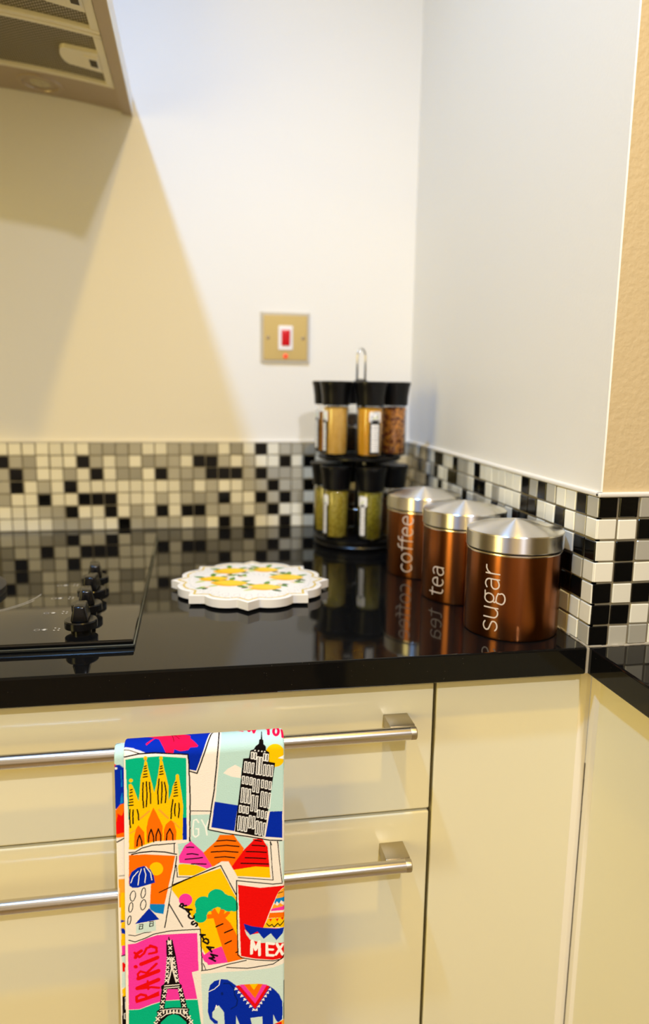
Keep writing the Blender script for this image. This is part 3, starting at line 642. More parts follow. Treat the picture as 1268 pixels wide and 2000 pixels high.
# ================================================================== TEA TOWEL
tw = thing('tea_towel', 'tea towel printed with bright travel postcards, hanging over the upper drawer handle', 'tea towel', (-.378, -.663, .83))
COLS = dict(K='100808',W='f8f0e8',w='ffffff',b='002ab4',T='00bb8e',Y='ffcc00',O='ff7400',P='f93bb0',R='ef0a08',c='ff0f4c',L='bfe3e0',l='d3ebe8',S='0a86d8',o='ffab30',n='001f78')
ART = [['p','b',[127,-352,906,-291,906,-265,758,164,635,128,638,-15,319,-39,221,-98,134,-116]],
['l','W',[910,-269,760,157,697,138],6.0],
['l','K',[924,-276,764,175,696,147],6.0],
['p','W',[134,-113,183,-105,274,-75,349,-40,319,-35,139,-14]],
['l','K',[139,-90,184,-84,274,-49],4.0],
['p','c',[304,-263,404,-281,622,-268,638,-252,712,-193,712,-155,777,-81,769,-70,708,-71,692,-50,623,-44,570,-66,562,-29,501,-34,438,-171,407,-188,333,-114,325,-131,399,-198,304,-257]],
['l','K',[443,-271,544,-251,623,-196],3.0],
['l','K',[544,-251,569,-134],3.0],
['l','K',[443,-279,439,-255],3.0],
['l','K',[568,-225,615,-159],3.0],
['p','W',[694,533,915,554,1340,666,1423,1462,582,1271,553,930,689,830]],
['p','L',[701,573,881,582,879,735,1259,862,1397,931,1406,1231,1054,1236,594,1049,583,845,645,843,700,831]],
['l','K',[694,532,882,551],4.0],
['l','K',[550,841,551,930],4.0],
['p','L',[582,849,649,845,596,970]],
['p','P',[700,831,801,943,909,1093,839,1121,728,1064,591,1036,592,969,645,869]],
['l','w',[770,654,751,621,727,628,720,701,719,771,740,795,768,776,769,715,746,713],6.0],
['l','w',[798,630,832,713,861,637],6.0],
['l','w',[832,713,843,784],6.0],
['l','K',[660,888,692,890,723,895],6.0],
['l','K',[663,958,712,958,761,973],6.0],
['l','K',[646,1008,723,1008,800,1005],6.0],
['l','K',[701,1059,766,1065,831,1074],6.0],
['p','O',[931,843,956,792,1084,805,1115,862,1175,949,1147,1044,1041,1159,896,1124,807,958]],
['p','R',[1261,877,1253,863,1342,872,1391,958,1409,1173,1276,1176,1033,1162,1179,958]],
['p','Y',[588,1050,635,1052,746,1076,840,1127,832,1189,586,1165,580,1071]],
['p','Y',[1033,1158,1146,1151,1276,1144,1409,1168,1416,1279,1194,1235,1008,1209,969,1124]],
['l','K',[931,852,1015,850,1099,868],6.0],
['l','K',[907,902,1017,903,1127,925],6.0],
['l','K',[878,957,998,959,1119,982],6.0],
['l','K',[910,1016,1000,1015,1090,1035],6.0],
['l','K',[941,1076,979,1069,1017,1083],6.0],
['l','K',[1277,880,1305,886,1334,896],6.0],
['l','K',[1248,926,1307,936,1366,949],6.0],
['l','K',[1195,983,1287,996,1379,1014],6.0],
['l','K',[1187,1045,1281,1059,1375,1076],6.0],
['l','K',[1146,1096,1272,1114,1399,1135],6.0],
['l','W',[586,1168,831,1200,1016,1212,1194,1247,1428,1292,1407,964,1395,909],6.0],
['l','K',[1415,911,1432,1157,1443,1305,1194,1253,1016,1217],4.0],
['l','K',[1485,918,1502,1129,1528,1342],4.0],
['p','l',[1493,910,1555,917,1557,1383,1534,1334]],
['l','K',[567,1059,572,1176,694,1191],4.0],
['p','W',[139,-31,259,-44,410,-39,690,-5,696,398,693,833,466,827,296,844,179,883,157,864,139,-21]],
['p','T',[152,-5,259,-16,440,-15,672,20,665,603,165,605]],
['p','b',[630,592,665,596,665,814,626,810]],
['p','Y',[174,305,176,229,195,223,210,249,255,397,264,330,275,196,284,146,309,65,314,23,322,15,336,33,343,84,373,238,390,325,411,242,442,67,443,25,454,22,469,36,476,78,513,268,514,413,539,338,547,288,576,222,581,172,592,168,605,191,617,277,637,467,626,810,389,798,273,830,203,866,157,861]],
['p','Y',[211,195,210,199,208,204,205,207,202,210,198,211,193,212,189,211,185,208,182,205,179,201,178,197,178,192,178,187,180,183,183,179,186,177,190,175,195,175,199,176,203,178,206,181,209,185,210,190]],
['p','Y',[339,-5,338,1,337,6,334,10,331,13,327,15,323,16,319,15,316,12,313,9,311,4,309,-1,309,-8,310,-13,311,-18,314,-21,317,-24,320,-25,324,-25,328,-25,332,-22,335,-19,337,-15,339,-10]],
['p','Y',[471,7,470,12,469,17,466,21,463,24,459,26,455,26,452,25,448,23,445,19,443,15,441,10,441,4,441,-1,443,-6,446,-11,449,-14,452,-15,456,-15,460,-15,464,-13,467,-9,469,-5,471,1]],
['p','Y',[607,191,606,196,605,201,602,205,599,209,595,210,591,211,587,210,584,207,581,204,578,199,577,194,576,188,577,183,579,178,581,174,584,171,588,169,592,168,596,169,600,172,603,175,605,180,607,185]],
['p','o',[334,8,334,11,333,14,331,16,329,18,326,19,323,19,321,18,318,17,316,15,314,12,313,9,313,6,314,3,315,1,316,-2,319,-4,321,-5,324,-5,327,-5,329,-2,331,-1,333,2,334,5]],
['l','o',[257,569,343,500],9.0],
['l','o',[428,495,503,584],9.0],
['l','o',[170,698,224,669],6.0],
['l','o',[548,623,601,689],6.0],
['p','O',[378,469,404,523,455,657,451,796,312,799,316,652,333,576]],
['p','O',[246,626,292,693,296,815,203,849,207,736,224,660]],
['p','O',[529,604,556,641,573,721,568,808,459,801,465,693,482,643]],
['l','K',[229,825,233,773,253,723,269,777,271,830],6.0],
['l','K',[328,801,332,738,354,677,372,742,374,805],6.0],
['l','K',[393,794,397,735,417,678,434,739,435,799],6.0],
['l','K',[484,798,489,742,516,689,540,748,542,804],6.0],
['l','K',[297,223,290,350,295,461],6.0],
['l','K',[325,217,328,353,318,454],6.0],
['l','K',[350,224,358,356,356,428],6.0],
['l','K',[435,201,420,327,423,439],6.0],
['l','K',[458,229,456,331,448,432],6.0],
['l','K',[480,235,493,334,483,431],6.0],
['l','K',[549,408,535,501,529,591],6.0],
['l','K',[569,448,562,512,565,568],6.0],
['l','K',[600,447,603,516,594,589],6.0],
['l','K',[178,467,173,543,177,642],6.0],
['l','K',[205,474,201,546,201,606],6.0],
['l','K',[239,474,249,525,249,576],6.0],
['l','K',[314,72,327,67],6.0],
['l','K',[311,92,329,88],6.0],
['l','K',[308,117,331,113],6.0],
['l','K',[304,146,332,143],6.0],
['l','K',[301,171,334,168],6.0],
['l','K',[450,83,463,78],6.0],
['l','K',[447,104,465,99],6.0],
['l','K',[443,133,467,129],6.0],
['l','K',[440,158,469,155],6.0],
['l','K',[571,250,584,245],6.0],
['l','K',[569,271,585,266],6.0],
['l','K',[566,296,587,292],6.0],
['l','K',[564,322,588,318],6.0],
['l','K',[562,347,589,344],6.0],
['l','K',[559,377,591,374],6.0],
['l','K',[187,284,201,279],6.0],
['l','K',[184,309,202,304],6.0],
['l','K',[181,342,203,338],6.0],
['l','K',[178,376,204,372],6.0],
['l','K',[175,401,206,398],6.0],
['l','K',[172,430,207,428],6.0],
['l','W',[161,861,210,868,273,843,389,811,622,824],8.0],
['l','K',[139,-28,274,-48,410,-46,688,-13,694,74,700,398,689,828],6.0],
['l','K',[689,803,693,830],6.0],
['l','K',[156,883,210,884,272,851,358,834,559,838],5.0],
['p','W',[156,904,356,895,569,949,558,1107,446,1708,130,1739]],
['l','K',[179,903,248,893,356,893,464,913,571,948],6.0],
['p','O',[156,908,294,915,557,961,539,1056,452,1440,319,1414,147,1189]],
['p','Y',[449,1077,447,1094,441,1109,431,1122,418,1131,403,1136,387,1137,372,1132,357,1124,345,1112,336,1097,330,1081,328,1063,331,1047,337,1031,347,1019,360,1010,375,1005,390,1004,406,1008,420,1016,433,1028,442,1043,448,1060]],
['p','S',[319,1414,456,1436,442,1534,372,1511,310,1458]],
['p','W',[139,1205,340,1207,322,1460,363,1537,450,1548,438,1702,131,1707]],
['p','b',[150,1207,153,1127,173,1077,228,1039,283,1029,336,1069,365,1134,375,1206,332,1215,223,1237,177,1232]],
['l','w',[231,1075,187,1123,164,1182],4.0],
['l','w',[259,1056,238,1119,227,1211],4.0],
['l','w',[284,1054,296,1117,286,1196],4.0],
['l','w',[298,1038,339,1104,347,1176],4.0],
['l','K',[201,1318,197,1334,191,1348,184,1359,176,1365,168,1365,162,1360,157,1350,154,1337,154,1320,156,1304,161,1288,168,1276,176,1267,184,1264,191,1266,197,1274,201,1286,202,1301,201,1318],4.0],
['l','K',[289,1299,285,1315,280,1329,274,1340,267,1346,261,1347,256,1342,252,1332,250,1319,250,1303,253,1286,257,1270,263,1258,270,1249,276,1246,282,1248,287,1255,289,1267,290,1282,289,1299],4.0],
['l','K',[174,1428,170,1444,165,1457,160,1467,153,1473,148,1474,143,1469,140,1460,138,1447,139,1432,141,1416,145,1401,151,1389,157,1381,163,1378,168,1379,172,1387,175,1398,175,1412,174,1428],4.0],
['l','K',[289,1417,286,1434,280,1448,272,1459,264,1465,256,1465,250,1460,245,1450,242,1436,242,1420,244,1403,249,1387,256,1375,264,1366,272,1363,279,1365,285,1373,289,1385,291,1400,289,1417],4.0],
['l','K',[154,1556,150,1570,146,1583,141,1592,136,1597,131,1598,127,1594,125,1585,124,1574,125,1560,127,1545,131,1532,136,1520,141,1513,146,1510,150,1512,154,1518,155,1528,155,1541,154,1556],4.0],
['p','l',[201,1603,370,1592,371,1693,194,1697]],
['p','b',[316,1457,405,1583,189,1597]],
['l','K',[224,1610,257,1610,254,1655,224,1658,228,1624,245,1630],4.0],
['l','K',[316,1595,349,1594,346,1640,316,1643,320,1609,338,1615],4.0],
['l','K',[571,967,554,1093,492,1436,446,1698],5.0],
['l','K',[131,1702,185,1719,272,1698,351,1704],4.0],
['p','W',[523,1259,909,1097,971,1059,1032,1066,1551,2104,1340,2094,881,2248,763,1902,495,1445]],
['p','Y',[529,1244,960,1127,1100,1438,1108,2054,1141,2073,860,2114,773,1914,768,1728,520,1297]],
['p','P',[701,1425,698,1442,692,1457,683,1469,670,1478,655,1483,640,1483,625,1479,610,1470,598,1459,589,1444,583,1427,582,1410,584,1394,590,1379,600,1367,612,1358,627,1353,642,1353,658,1357,672,1365,684,1377,693,1391,699,1408]],
['p','P',[632,812,640,813,640,817]],
['p','P',[870,1960,961,1935,1033,2110,835,2120,796,2011]],
['p','P',[773,1951,820,2042,848,2112,803,2078,784,2037]],
['p','O',[890,1633,834,1635,830,1589,875,1590,867,1547,904,1529,927,1592,939,1593,960,1531,997,1541,988,1599,1029,1568,1045,1593,1000,1642,1045,1699,1077,1768,1109,1847,1116,2036,1183,2088,1017,2112,969,1950,929,1795]],
['p','T',[1010,1437,1007,1460,998,1481,984,1498,967,1511,946,1517,924,1518,902,1512,882,1500,864,1484,851,1463,843,1440,841,1416,844,1393,852,1372,866,1355,884,1343,904,1336,926,1336,948,1341,968,1353,986,1369,999,1390,1007,1413]],
['p','T',[884,1495,881,1517,873,1537,860,1553,843,1565,823,1571,802,1571,781,1566,762,1555,746,1539,733,1519,726,1497,723,1475,726,1453,735,1433,748,1417,764,1405,784,1399,805,1398,825,1404,845,1415,861,1430,874,1450,881,1472]],
['p','T',[830,1616,828,1631,821,1645,812,1656,799,1664,784,1668,769,1668,753,1664,739,1656,726,1645,717,1632,711,1617,709,1601,712,1586,718,1572,728,1561,740,1553,755,1549,770,1549,786,1553,800,1561,813,1572,822,1585,828,1600]],
['p','T',[1103,1503,1101,1524,1093,1543,1081,1559,1066,1570,1048,1576,1029,1577,1010,1572,993,1561,978,1546,966,1528,959,1507,957,1485,960,1464,967,1445,979,1430,994,1418,1012,1412,1031,1412,1049,1417,1067,1427,1082,1442,1094,1461,1101,1481]],
['p','T',[941,1492,938,1511,930,1528,919,1542,903,1551,886,1556,867,1557,848,1552,831,1542,816,1529,805,1512,798,1494,796,1475,798,1456,806,1439,817,1426,833,1416,850,1411,869,1411,887,1415,905,1425,920,1438,931,1455,938,1473]],
['p','T',[1054,1479,1052,1500,1044,1519,1032,1535,1017,1546,999,1552,981,1552,962,1547,944,1537,929,1522,918,1503,911,1483,909,1461,911,1440,919,1421,930,1406,946,1394,963,1388,982,1388,1001,1393,1018,1403,1033,1418,1045,1436,1052,1457]],
['p','T',[843,1554,841,1570,835,1585,826,1597,814,1606,800,1610,786,1611,771,1607,758,1598,746,1587,737,1572,732,1556,730,1539,732,1523,738,1509,747,1496,759,1488,773,1483,787,1483,802,1487,815,1495,827,1506,836,1521,841,1537]],
['p','T',[1128,1534,1126,1548,1121,1561,1113,1571,1103,1579,1091,1583,1078,1583,1065,1579,1054,1572,1044,1562,1036,1550,1031,1536,1030,1522,1031,1508,1036,1495,1044,1484,1054,1477,1066,1473,1079,1473,1092,1476,1103,1483,1113,1493,1121,1505,1126,1519]],
['p','Y',[867,1547,904,1529,924,1522,948,1535,940,1575,927,1583,904,1538]],
['p','O',[904,1529,920,1563,939,1602,899,1607,875,1558]],
['p','Y',[960,1533,948,1548,944,1585,932,1565,924,1518]],
['l','K',[914,1724,975,1699],7.0],
['l','K',[991,1794,1065,1767],7.0],
['l','K',[994,1911,1051,1886],7.0],
['l','K',[1096,2015,1112,2007],7.0],
['l','K',[410,1310,632,1220,752,1175,961,1100,1104,1421],5.0],
['l','K',[527,1251,694,1194,909,1115],5.0],
['l','K',[492,1436,617,1707],5.0],
['p','W',[1109,1271,1325,1328,1553,1345,1561,2136,1443,2158,1133,2067]],
['p','R',[1117,1312,1325,1369,1549,1377,1548,2144,1443,2148,1274,2106,1141,2059]],
['p','W',[1491,1439,1532,1398,1557,1401,1560,1831,1350,1790,1433,1571]],
['p','o',[1491,1439,1532,1403,1557,1406,1558,1503,1470,1502]],
['p','S',[1470,1502,1558,1494,1558,1559,1516,1526,1500,1561,1479,1531,1462,1561,1454,1537]],
['p','o',[1445,1564,1458,1556,1483,1578,1508,1553,1558,1592,1559,1634,1429,1617]],
['p','P',[1429,1603,1491,1597,1558,1587,1559,1634,1421,1626]],
['p','O',[1412,1643,1559,1657,1559,1709,1396,1697]],
['p','Y',[1391,1701,1559,1707,1559,1817,1350,1790]],
['p','R',[1404,1706,1432,1708,1420,1738]],
['p','R',[1467,1714,1495,1716,1483,1746]],
['p','R',[1515,1706,1544,1708,1531,1738]],
['l','K',[1383,1752,1408,1783,1433,1768,1454,1799,1488,1765,1509,1792,1547,1749],5.0],
['l','K',[1493,1449,1533,1440],4.0],
['p','l',[1176,1781,1225,1844,1551,1830,1552,1982,1333,1948,1225,1895,1192,1839]],
['p','b',[1168,1719,1242,1757,1350,1790,1475,1820,1551,1816,1534,1875,1476,1943,1421,1860,1354,1908,1296,1820,1229,1849,1184,1782]],
['l','w',[1239,2044,1246,1912,1279,2011,1312,1931,1316,2073],14.0],
['l','w',[1451,1978,1383,1959,1388,2088,1447,2101],13.0],
['l','w',[1388,2026,1442,2038],11.0],
['l','w',[1472,2095,1535,1999],13.0],
['l','w',[1480,1982,1536,2104],13.0],
['l','K',[1528,1350,1441,1348,1325,1319,1103,1267,1104,1448,1112,2045,1149,2079,1274,2120,1443,2158,1527,2155,1546,2115],5.0],
['l','K',[903,2084,848,2045,895,2048,862,2006,921,2031],9.0],
['l','K',[870,1982,828,1926,889,1940],9.0],
['l','K',[855,1962,867,1935],9.0],
['l','K',[834,1895,792,1863,800,1846,819,1838,840,1854,843,1878,834,1895],9.0],
['l','K',[795,1832,767,1789,811,1799],9.0],
['l','K',[785,1816,796,1796],9.0],
['l','K',[708,1647,695,1654,693,1672,705,1681,728,1665,741,1673,742,1690,729,1702],9.0],
['l','K',[678,1567,671,1571,666,1577,665,1586,668,1595,673,1604,681,1612,690,1616,700,1618,708,1615,713,1609,716,1601,714,1592],9.0],
['l','K',[676,1563,637,1508,696,1525],9.0],
['l','K',[663,1543,675,1519],9.0],
['l','K',[629,1507,588,1475,600,1454,610,1451,618,1458,620,1470,609,1491],9.0],
['l','K',[617,1475,646,1476],9.0],
['p','W',[675,2181,958,2177,1190,2191,1443,2198,1548,2141,1553,3135,816,3011]],
['p','l',[728,2206,1024,2211,1274,2227,1443,2232,1561,2201,1566,3137,807,3010]],
['l','K',[675,2184,717,2385,778,2750,800,2959],5.0],
['l','K',[678,2175,859,2168,1025,2130,1191,2111],5.0],
['l','K',[1008,2163,1207,2199,1443,2194,1536,2140],5.0],
['l','K',[1551,2393,1552,2934],4.0],
['p','b',[836,2393,849,2338,891,2296,957,2282,1015,2295,1073,2347,1098,2374,1274,2420,1401,2419,1452,2465,1503,2532,1534,2615,1538,2733,1534,2812,1496,2845,1478,2823,1448,2749,1444,3016,1350,3001,1341,2747,1226,2743,1273,2988,1179,2972,1091,2693,1085,2957,984,2940,979,2646,929,2561,904,2586,870,2629,870,2687,894,2715,919,2734,919,2763,886,2758,845,2703,827,2622,830,2526,836,2431]],
['p','w',[905,2552,891,2603,921,2579]],
['p','n',[974,2442,973,2447,972,2451,970,2454,968,2456,965,2458,962,2458,959,2457,956,2455,954,2452,952,2448,951,2443,951,2439,951,2434,952,2430,954,2427,957,2425,959,2423,962,2423,965,2424,968,2426,971,2430,972,2433,973,2438]],
['l','w',[945,2285,936,2341,890,2382,836,2404],4.0],
['l','n',[977,2333,1031,2336,1072,2399,1080,2468,1105,2530,1096,2587,1042,2617],6.0],
['p','R',[1089,2373,1123,2368,1273,2594,1384,2412,1413,2431,1273,2653]],
['p','P',[1123,2364,1173,2368,1274,2516,1341,2393,1388,2407,1273,2594]],
['p','O',[1165,2367,1223,2372,1265,2438,1299,2383,1346,2392,1273,2536]],
['p','Y',[1219,2371,1303,2381,1261,2442]],
['l','w',[1087,2394,1102,2411],6.0],
['l','w',[1083,2412,1093,2402],6.0],
['l','w',[1405,2466,1420,2453],6.0],
['l','w',[1422,2471,1413,2460],6.0],
['l','w',[1114,2436,1129,2453],6.0],
['l','w',[1111,2454,1121,2444],6.0],
['l','w',[1383,2500,1399,2486],6.0],
['l','w',[1400,2504,1392,2493],6.0],
['l','w',[1142,2478,1157,2495],6.0],
['l','w',[1138,2496,1148,2486],6.0],
['l','w',[1362,2533,1377,2520],6.0],
['l','w',[1379,2538,1370,2527],6.0],
['l','w',[1169,2520,1184,2538],6.0],
['l','w',[1166,2539,1176,2529],6.0],
['l','w',[1340,2567,1356,2553],6.0],
['l','w',[1357,2571,1349,2560],6.0],
['l','w',[1197,2562,1212,2580],6.0],
['l','w',[1193,2581,1204,2571],6.0],
['l','w',[1319,2600,1334,2587],6.0],
['l','w',[1336,2605,1327,2594],6.0],
['l','w',[1225,2604,1240,2622],6.0],
['l','w',[1221,2623,1231,2613],6.0],
['l','w',[1297,2634,1312,2620],6.0],
['l','w',[1314,2638,1306,2627],6.0],
['l','w',[1252,2647,1268,2665],6.0],
['l','w',[1249,2666,1259,2656],6.0],
['l','w',[1276,2667,1291,2654],6.0],
['l','w',[1292,2672,1284,2661],6.0],
['p','o',[1453,2858,1496,2840,1556,2820,1558,3135,1453,3118]],
['p','R',[1453,2853,1530,2841,1530,2881,1453,2878]],
['p','W',[118,1746,193,1737,304,1706,447,1679,754,1710,768,2169,789,3021,82,2903]],
['p','P',[120,1796,191,1787,287,1750,382,1730,741,1764,747,2166,686,2176,730,2468,429,2437,316,2453,203,2487,107,2477]],
['p','T',[107,2482,203,2492,316,2462,429,2441,734,2478,763,2753,758,3115,91,3001]],
['l','W',[121,1792,191,1790,287,1754,382,1735,745,1766],6.0],
['l','K',[130,1756,184,1780,271,1757,350,1726,486,1717,770,1735,774,1870,780,2162],5.0],
['l','K',[789,2097,813,2162],4.0],
['p','R',[385,2326,386,2378,285,2400,173,2421,169,2387,270,2368]],
['l','R',[180,2394,181,2352,219,2334,263,2352,274,2389],13.0],
['l','R',[193,2264,378,2207],21.0],
['l','R',[193,2274,321,2274,384,2293],12.0],
['l','R',[283,2203,288,2288],11.0],
['l','R',[204,2163,381,2114],21.0],
['l','R',[204,2163,198,2116,222,2091,277,2118,292,2148],11.0],
['l','R',[277,2118,367,2037],13.0],
['l','R',[232,2018,376,1974],20.0],
['p','R',[201,2040,201,2045,198,2049,195,2052,191,2055,187,2056,182,2056,177,2054,172,2052,169,2048,166,2044,164,2040,164,2035,164,2030,166,2026,169,2022,173,2020,178,2019,183,2019,188,2020,192,2023,196,2026,199,2030,201,2035]],
['l','R',[183,1942,192,1907,236,1881],16.0],
['l','R',[176,1891,218,1943,259,1911,284,1860,332,1848,371,1871,370,1917,306,1922],12.0],
['l','R',[316,1841,363,1866],14.0],
['p','K',[480,1776,486,1776,492,1805,519,1813,522,1855,544,1988,557,2120,570,2273,594,2305,585,2337,569,2339,400,2309,405,2277,433,2258,453,2106,460,1967,460,1810,480,1803]],
['p','K',[412,2306,460,2313,423,2545,378,2538]],
['p','K',[586,2332,553,2327,585,2570,630,2577]],
['p','K',[553,2327,598,2334,642,2579,593,2572]],
['p','K',[408,2306,460,2313,423,2545,378,2538]],
['p','K',[354,2539,395,2517,509,2525,639,2550,659,2572,646,2599,677,2710,747,3015,664,3001,624,2702,556,2619,507,2598,458,2608,392,2665,336,2946,279,2936,335,2675,361,2574]],
['l','W',[476,1825,501,1858],5.0],
['l','W',[475,1854,501,1828],5.0],
['l','W',[481,1876,506,1909],5.0],
['l','W',[481,1906,507,1880],5.0],
['l','W',[483,1929,507,1962],5.0],
['l','W',[482,1959,508,1933],5.0],
['l','W',[475,1811,500,1844],5.0],
['l','W',[474,1840,500,1814],5.0],
['l','W',[464,1986,487,2017],5.0],
['l','W',[463,2014,488,1989],5.0],
['l','W',[504,1992,527,2023],5.0],
['l','W',[503,2019,528,1995],5.0],
['l','W',[459,2031,482,2062],5.0],
['l','W',[459,2059,483,2034],5.0],
['l','W',[510,2038,534,2069],5.0],
['l','W',[510,2066,534,2041],5.0],
['l','W',[455,2076,478,2107],5.0],
['l','W',[454,2104,479,2079],5.0],
['l','W',[517,2085,541,2116],5.0],
['l','W',[516,2113,541,2088],5.0],
['l','W',[450,2121,473,2153],5.0],
['l','W',[449,2149,474,2125],5.0],
['l','W',[524,2132,547,2163],5.0],
['l','W',[523,2160,548,2135],5.0],
['l','W',[445,2166,469,2198],5.0],
['l','W',[445,2194,470,2170],5.0],
['l','W',[531,2179,554,2210],5.0],
['l','W',[530,2207,555,2182],5.0],
['l','W',[441,2212,464,2243],5.0],
['l','W',[440,2240,465,2215],5.0],
['l','W',[537,2226,561,2257],5.0],
['l','W',[537,2254,562,2229],5.0],
['l','W',[495,2000,501,2112,466,2258],6.0],
['l','W',[511,2002,509,2114,542,2259],6.0],
['p','K',[504,2141,520,2190,538,2268,474,2259,490,2186]],
['l','W',[433,2281,566,2291],5.0],
['l','W',[432,2305,566,2315],5.0],
['l','W',[426,2321,451,2355],5.0],
['l','W',[425,2352,451,2325],5.0],
['l','W',[561,2332,587,2366],5.0],
['l','W',[561,2362,587,2336],5.0],
['l','W',[414,2375,439,2409],5.0],
['l','W',[413,2405,440,2379],5.0],
['l','W',[572,2389,598,2423],5.0],
['l','W',[572,2420,598,2393],5.0],
['l','W',[403,2428,428,2463],5.0],
['l','W',[402,2459,428,2432],5.0],
['l','W',[583,2446,609,2481],5.0],
['l','W',[583,2477,609,2450],5.0],
['l','W',[391,2482,416,2516],5.0],
['l','W',[390,2512,417,2486],5.0],
['l','W',[595,2504,620,2538],5.0],
['l','W',[594,2534,621,2508],5.0],
['l','W',[387,2535,508,2541,638,2566],4.0],
['l','W',[419,2545,418,2571],8.0],
['l','W',[450,2549,449,2576],8.0],
['l','W',[480,2554,480,2582],8.0],
['l','W',[511,2559,511,2588],8.0],
['l','W',[542,2564,541,2592],8.0],
['l','W',[573,2569,572,2596],8.0],
['l','W',[604,2573,603,2600],8.0],
['l','W',[368,2553,396,2592],6.0],
['l','W',[367,2587,397,2557],6.0],
['l','W',[350,2603,378,2641],6.0],
['l','W',[349,2637,379,2607],6.0],
['l','W',[333,2652,361,2692],6.0],
['l','W',[332,2687,362,2657],6.0],
['l','W',[607,2581,636,2620],6.0],
['l','W',[606,2615,636,2585],6.0],
['l','W',[635,2638,664,2677],6.0],
['l','W',[634,2672,664,2642],6.0],
['l','W',[654,2689,683,2729],6.0],
['l','W',[654,2724,684,2694],6.0],
['l','W',[319,2703,348,2742],6.0],
['l','W',[319,2738,348,2708],6.0],
['l','W',[670,2750,699,2789],6.0],
['l','W',[669,2785,699,2754],6.0],
['l','W',[393,2617,442,2586,507,2577,572,2602,620,2653],5.0],
['p','W',[948,-283,984,-289,1571,-295,1544,388,1526,902,1208,815,862,731]],
['p','L',[997,-343,1571,-295,1539,213,1529,616,1419,605,1122,516,920,471,960,61]],
['p','w',[1339,-316,1567,-300,1562,-205,1501,-270,1339,-277]],
['p','b',[916,462,1122,516,1088,767,882,711]],
['p','b',[1411,606,1525,614,1528,884,1371,854]],
['p','Y',[1551,66,1548,95,1539,121,1524,144,1505,160,1483,169,1459,171,1435,165,1412,152,1393,133,1379,108,1369,81,1366,52,1369,23,1379,-4,1393,-25,1413,-40,1435,-48,1459,-50,1483,-45,1505,-34,1523,-15,1538,9,1547,37]],
['p','L',[1535,-45,1579,-41,1580,181,1534,177]],
['p','w',[1482,87,1539,61,1537,100]],
['p','W',[994,192,1033,153,1100,120,1155,155,1151,253,1068,233]],
['p','K',[1343,-186,1349,-185,1346,-96,1355,-88,1354,-56,1375,-32,1374,1,1406,25,1402,115,1458,132,1362,858,1273,835,1092,772,1172,66,1223,66,1235,-6,1267,-16,1283,-42,1312,-60,1318,-94,1332,-101]],
['p','w',[1284,-2,1283,-1,1283,1,1282,3,1280,4,1279,4,1277,4,1276,4,1274,3,1273,2,1272,0,1271,-1,1271,-4,1271,-5,1272,-8,1273,-9,1274,-9,1276,-10,1277,-10,1279,-10,1280,-9,1282,-8,1283,-6,1283,-4]],
['p','w',[1315,5,1315,6,1314,8,1313,9,1312,10,1311,11,1309,11,1307,11,1306,10,1304,9,1303,7,1303,5,1303,4,1303,2,1303,0,1304,-1,1306,-2,1307,-4,1309,-4,1311,-4,1312,-2,1313,-1,1314,1,1315,3]],
['p','w',[1345,11,1345,13,1344,15,1343,16,1342,17,1340,17,1338,18,1337,17,1335,16,1334,15,1333,14,1332,12,1332,10,1332,8,1333,7,1334,6,1335,5,1337,4,1338,4,1340,4,1342,5,1343,6,1344,8,1345,9]],
['p','w',[1371,16,1371,18,1370,19,1369,21,1368,22,1366,22,1365,22,1363,22,1361,21,1360,20,1359,18,1358,17,1358,15,1358,13,1359,11,1360,10,1361,9,1363,9,1365,8,1366,9,1368,10,1369,11,1370,12,1371,14]],
['l','w',[1246,10,1264,13,1260,75,1243,72,1246,10],4.0],
['l','w',[1274,18,1291,21,1288,83,1271,80,1274,18],4.0],
['l','w',[1355,33,1373,37,1369,103,1352,100,1355,33],4.0],
['l','w',[1379,40,1397,43,1393,110,1376,106,1379,40],4.0],
['l','w',[1298,59,1315,62,1304,232,1286,228,1298,59],4.0],
['l','w',[1326,65,1343,69,1332,238,1314,235,1326,65],4.0],
['l','w',[1187,97,1204,100,1196,201,1178,198,1187,97],4.0],
['l','w',[1219,106,1236,109,1228,210,1211,207,1219,106],4.0],
['l','w',[1252,115,1269,118,1261,219,1243,216,1252,115],4.0],
['l','w',[1357,139,1375,142,1366,248,1348,245,1357,139],4.0],
['l','w',[1390,146,1407,149,1398,255,1380,252,1390,146],4.0],
['l','w',[1422,153,1439,156,1430,262,1412,259,1422,153],4.0],
['l','w',[1166,235,1184,238,1178,310,1161,306,1166,235],4.0],
['l','w',[1200,244,1217,248,1212,319,1195,316,1200,244],4.0],
['l','w',[1234,254,1251,257,1246,329,1229,325,1234,254],4.0],
['l','w',[1264,267,1281,271,1273,398,1256,395,1264,267],4.0],
['l','w',[1299,279,1317,282,1308,410,1291,407,1299,279],4.0],
['l','w',[1337,287,1355,290,1350,366,1333,363,1337,287],4.0],
['l','w',[1372,298,1389,302,1384,378,1367,375,1372,298],4.0],
['l','w',[1406,310,1423,313,1419,390,1401,386,1406,310],4.0],
['l','w',[1158,347,1175,350,1165,491,1147,488,1158,347],4.0],
['l','w',[1189,356,1207,359,1197,501,1179,497,1189,356],4.0],
['l','w',[1221,366,1239,369,1229,510,1211,507,1221,366],4.0],
['l','w',[1333,400,1351,403,1340,549,1322,546,1333,400],4.0],
['l','w',[1368,411,1385,415,1374,561,1356,558,1368,411],4.0],
['l','w',[1402,423,1420,427,1409,573,1391,570,1402,423],4.0],
['l','w',[1249,427,1267,430,1255,585,1237,582,1249,427],4.0],
['l','w',[1285,439,1303,442,1291,598,1274,594,1285,439],4.0],
['l','w',[1137,517,1154,520,1150,588,1132,585,1137,517],4.0],
['l','w',[1168,526,1185,530,1181,598,1164,595,1168,526],4.0],
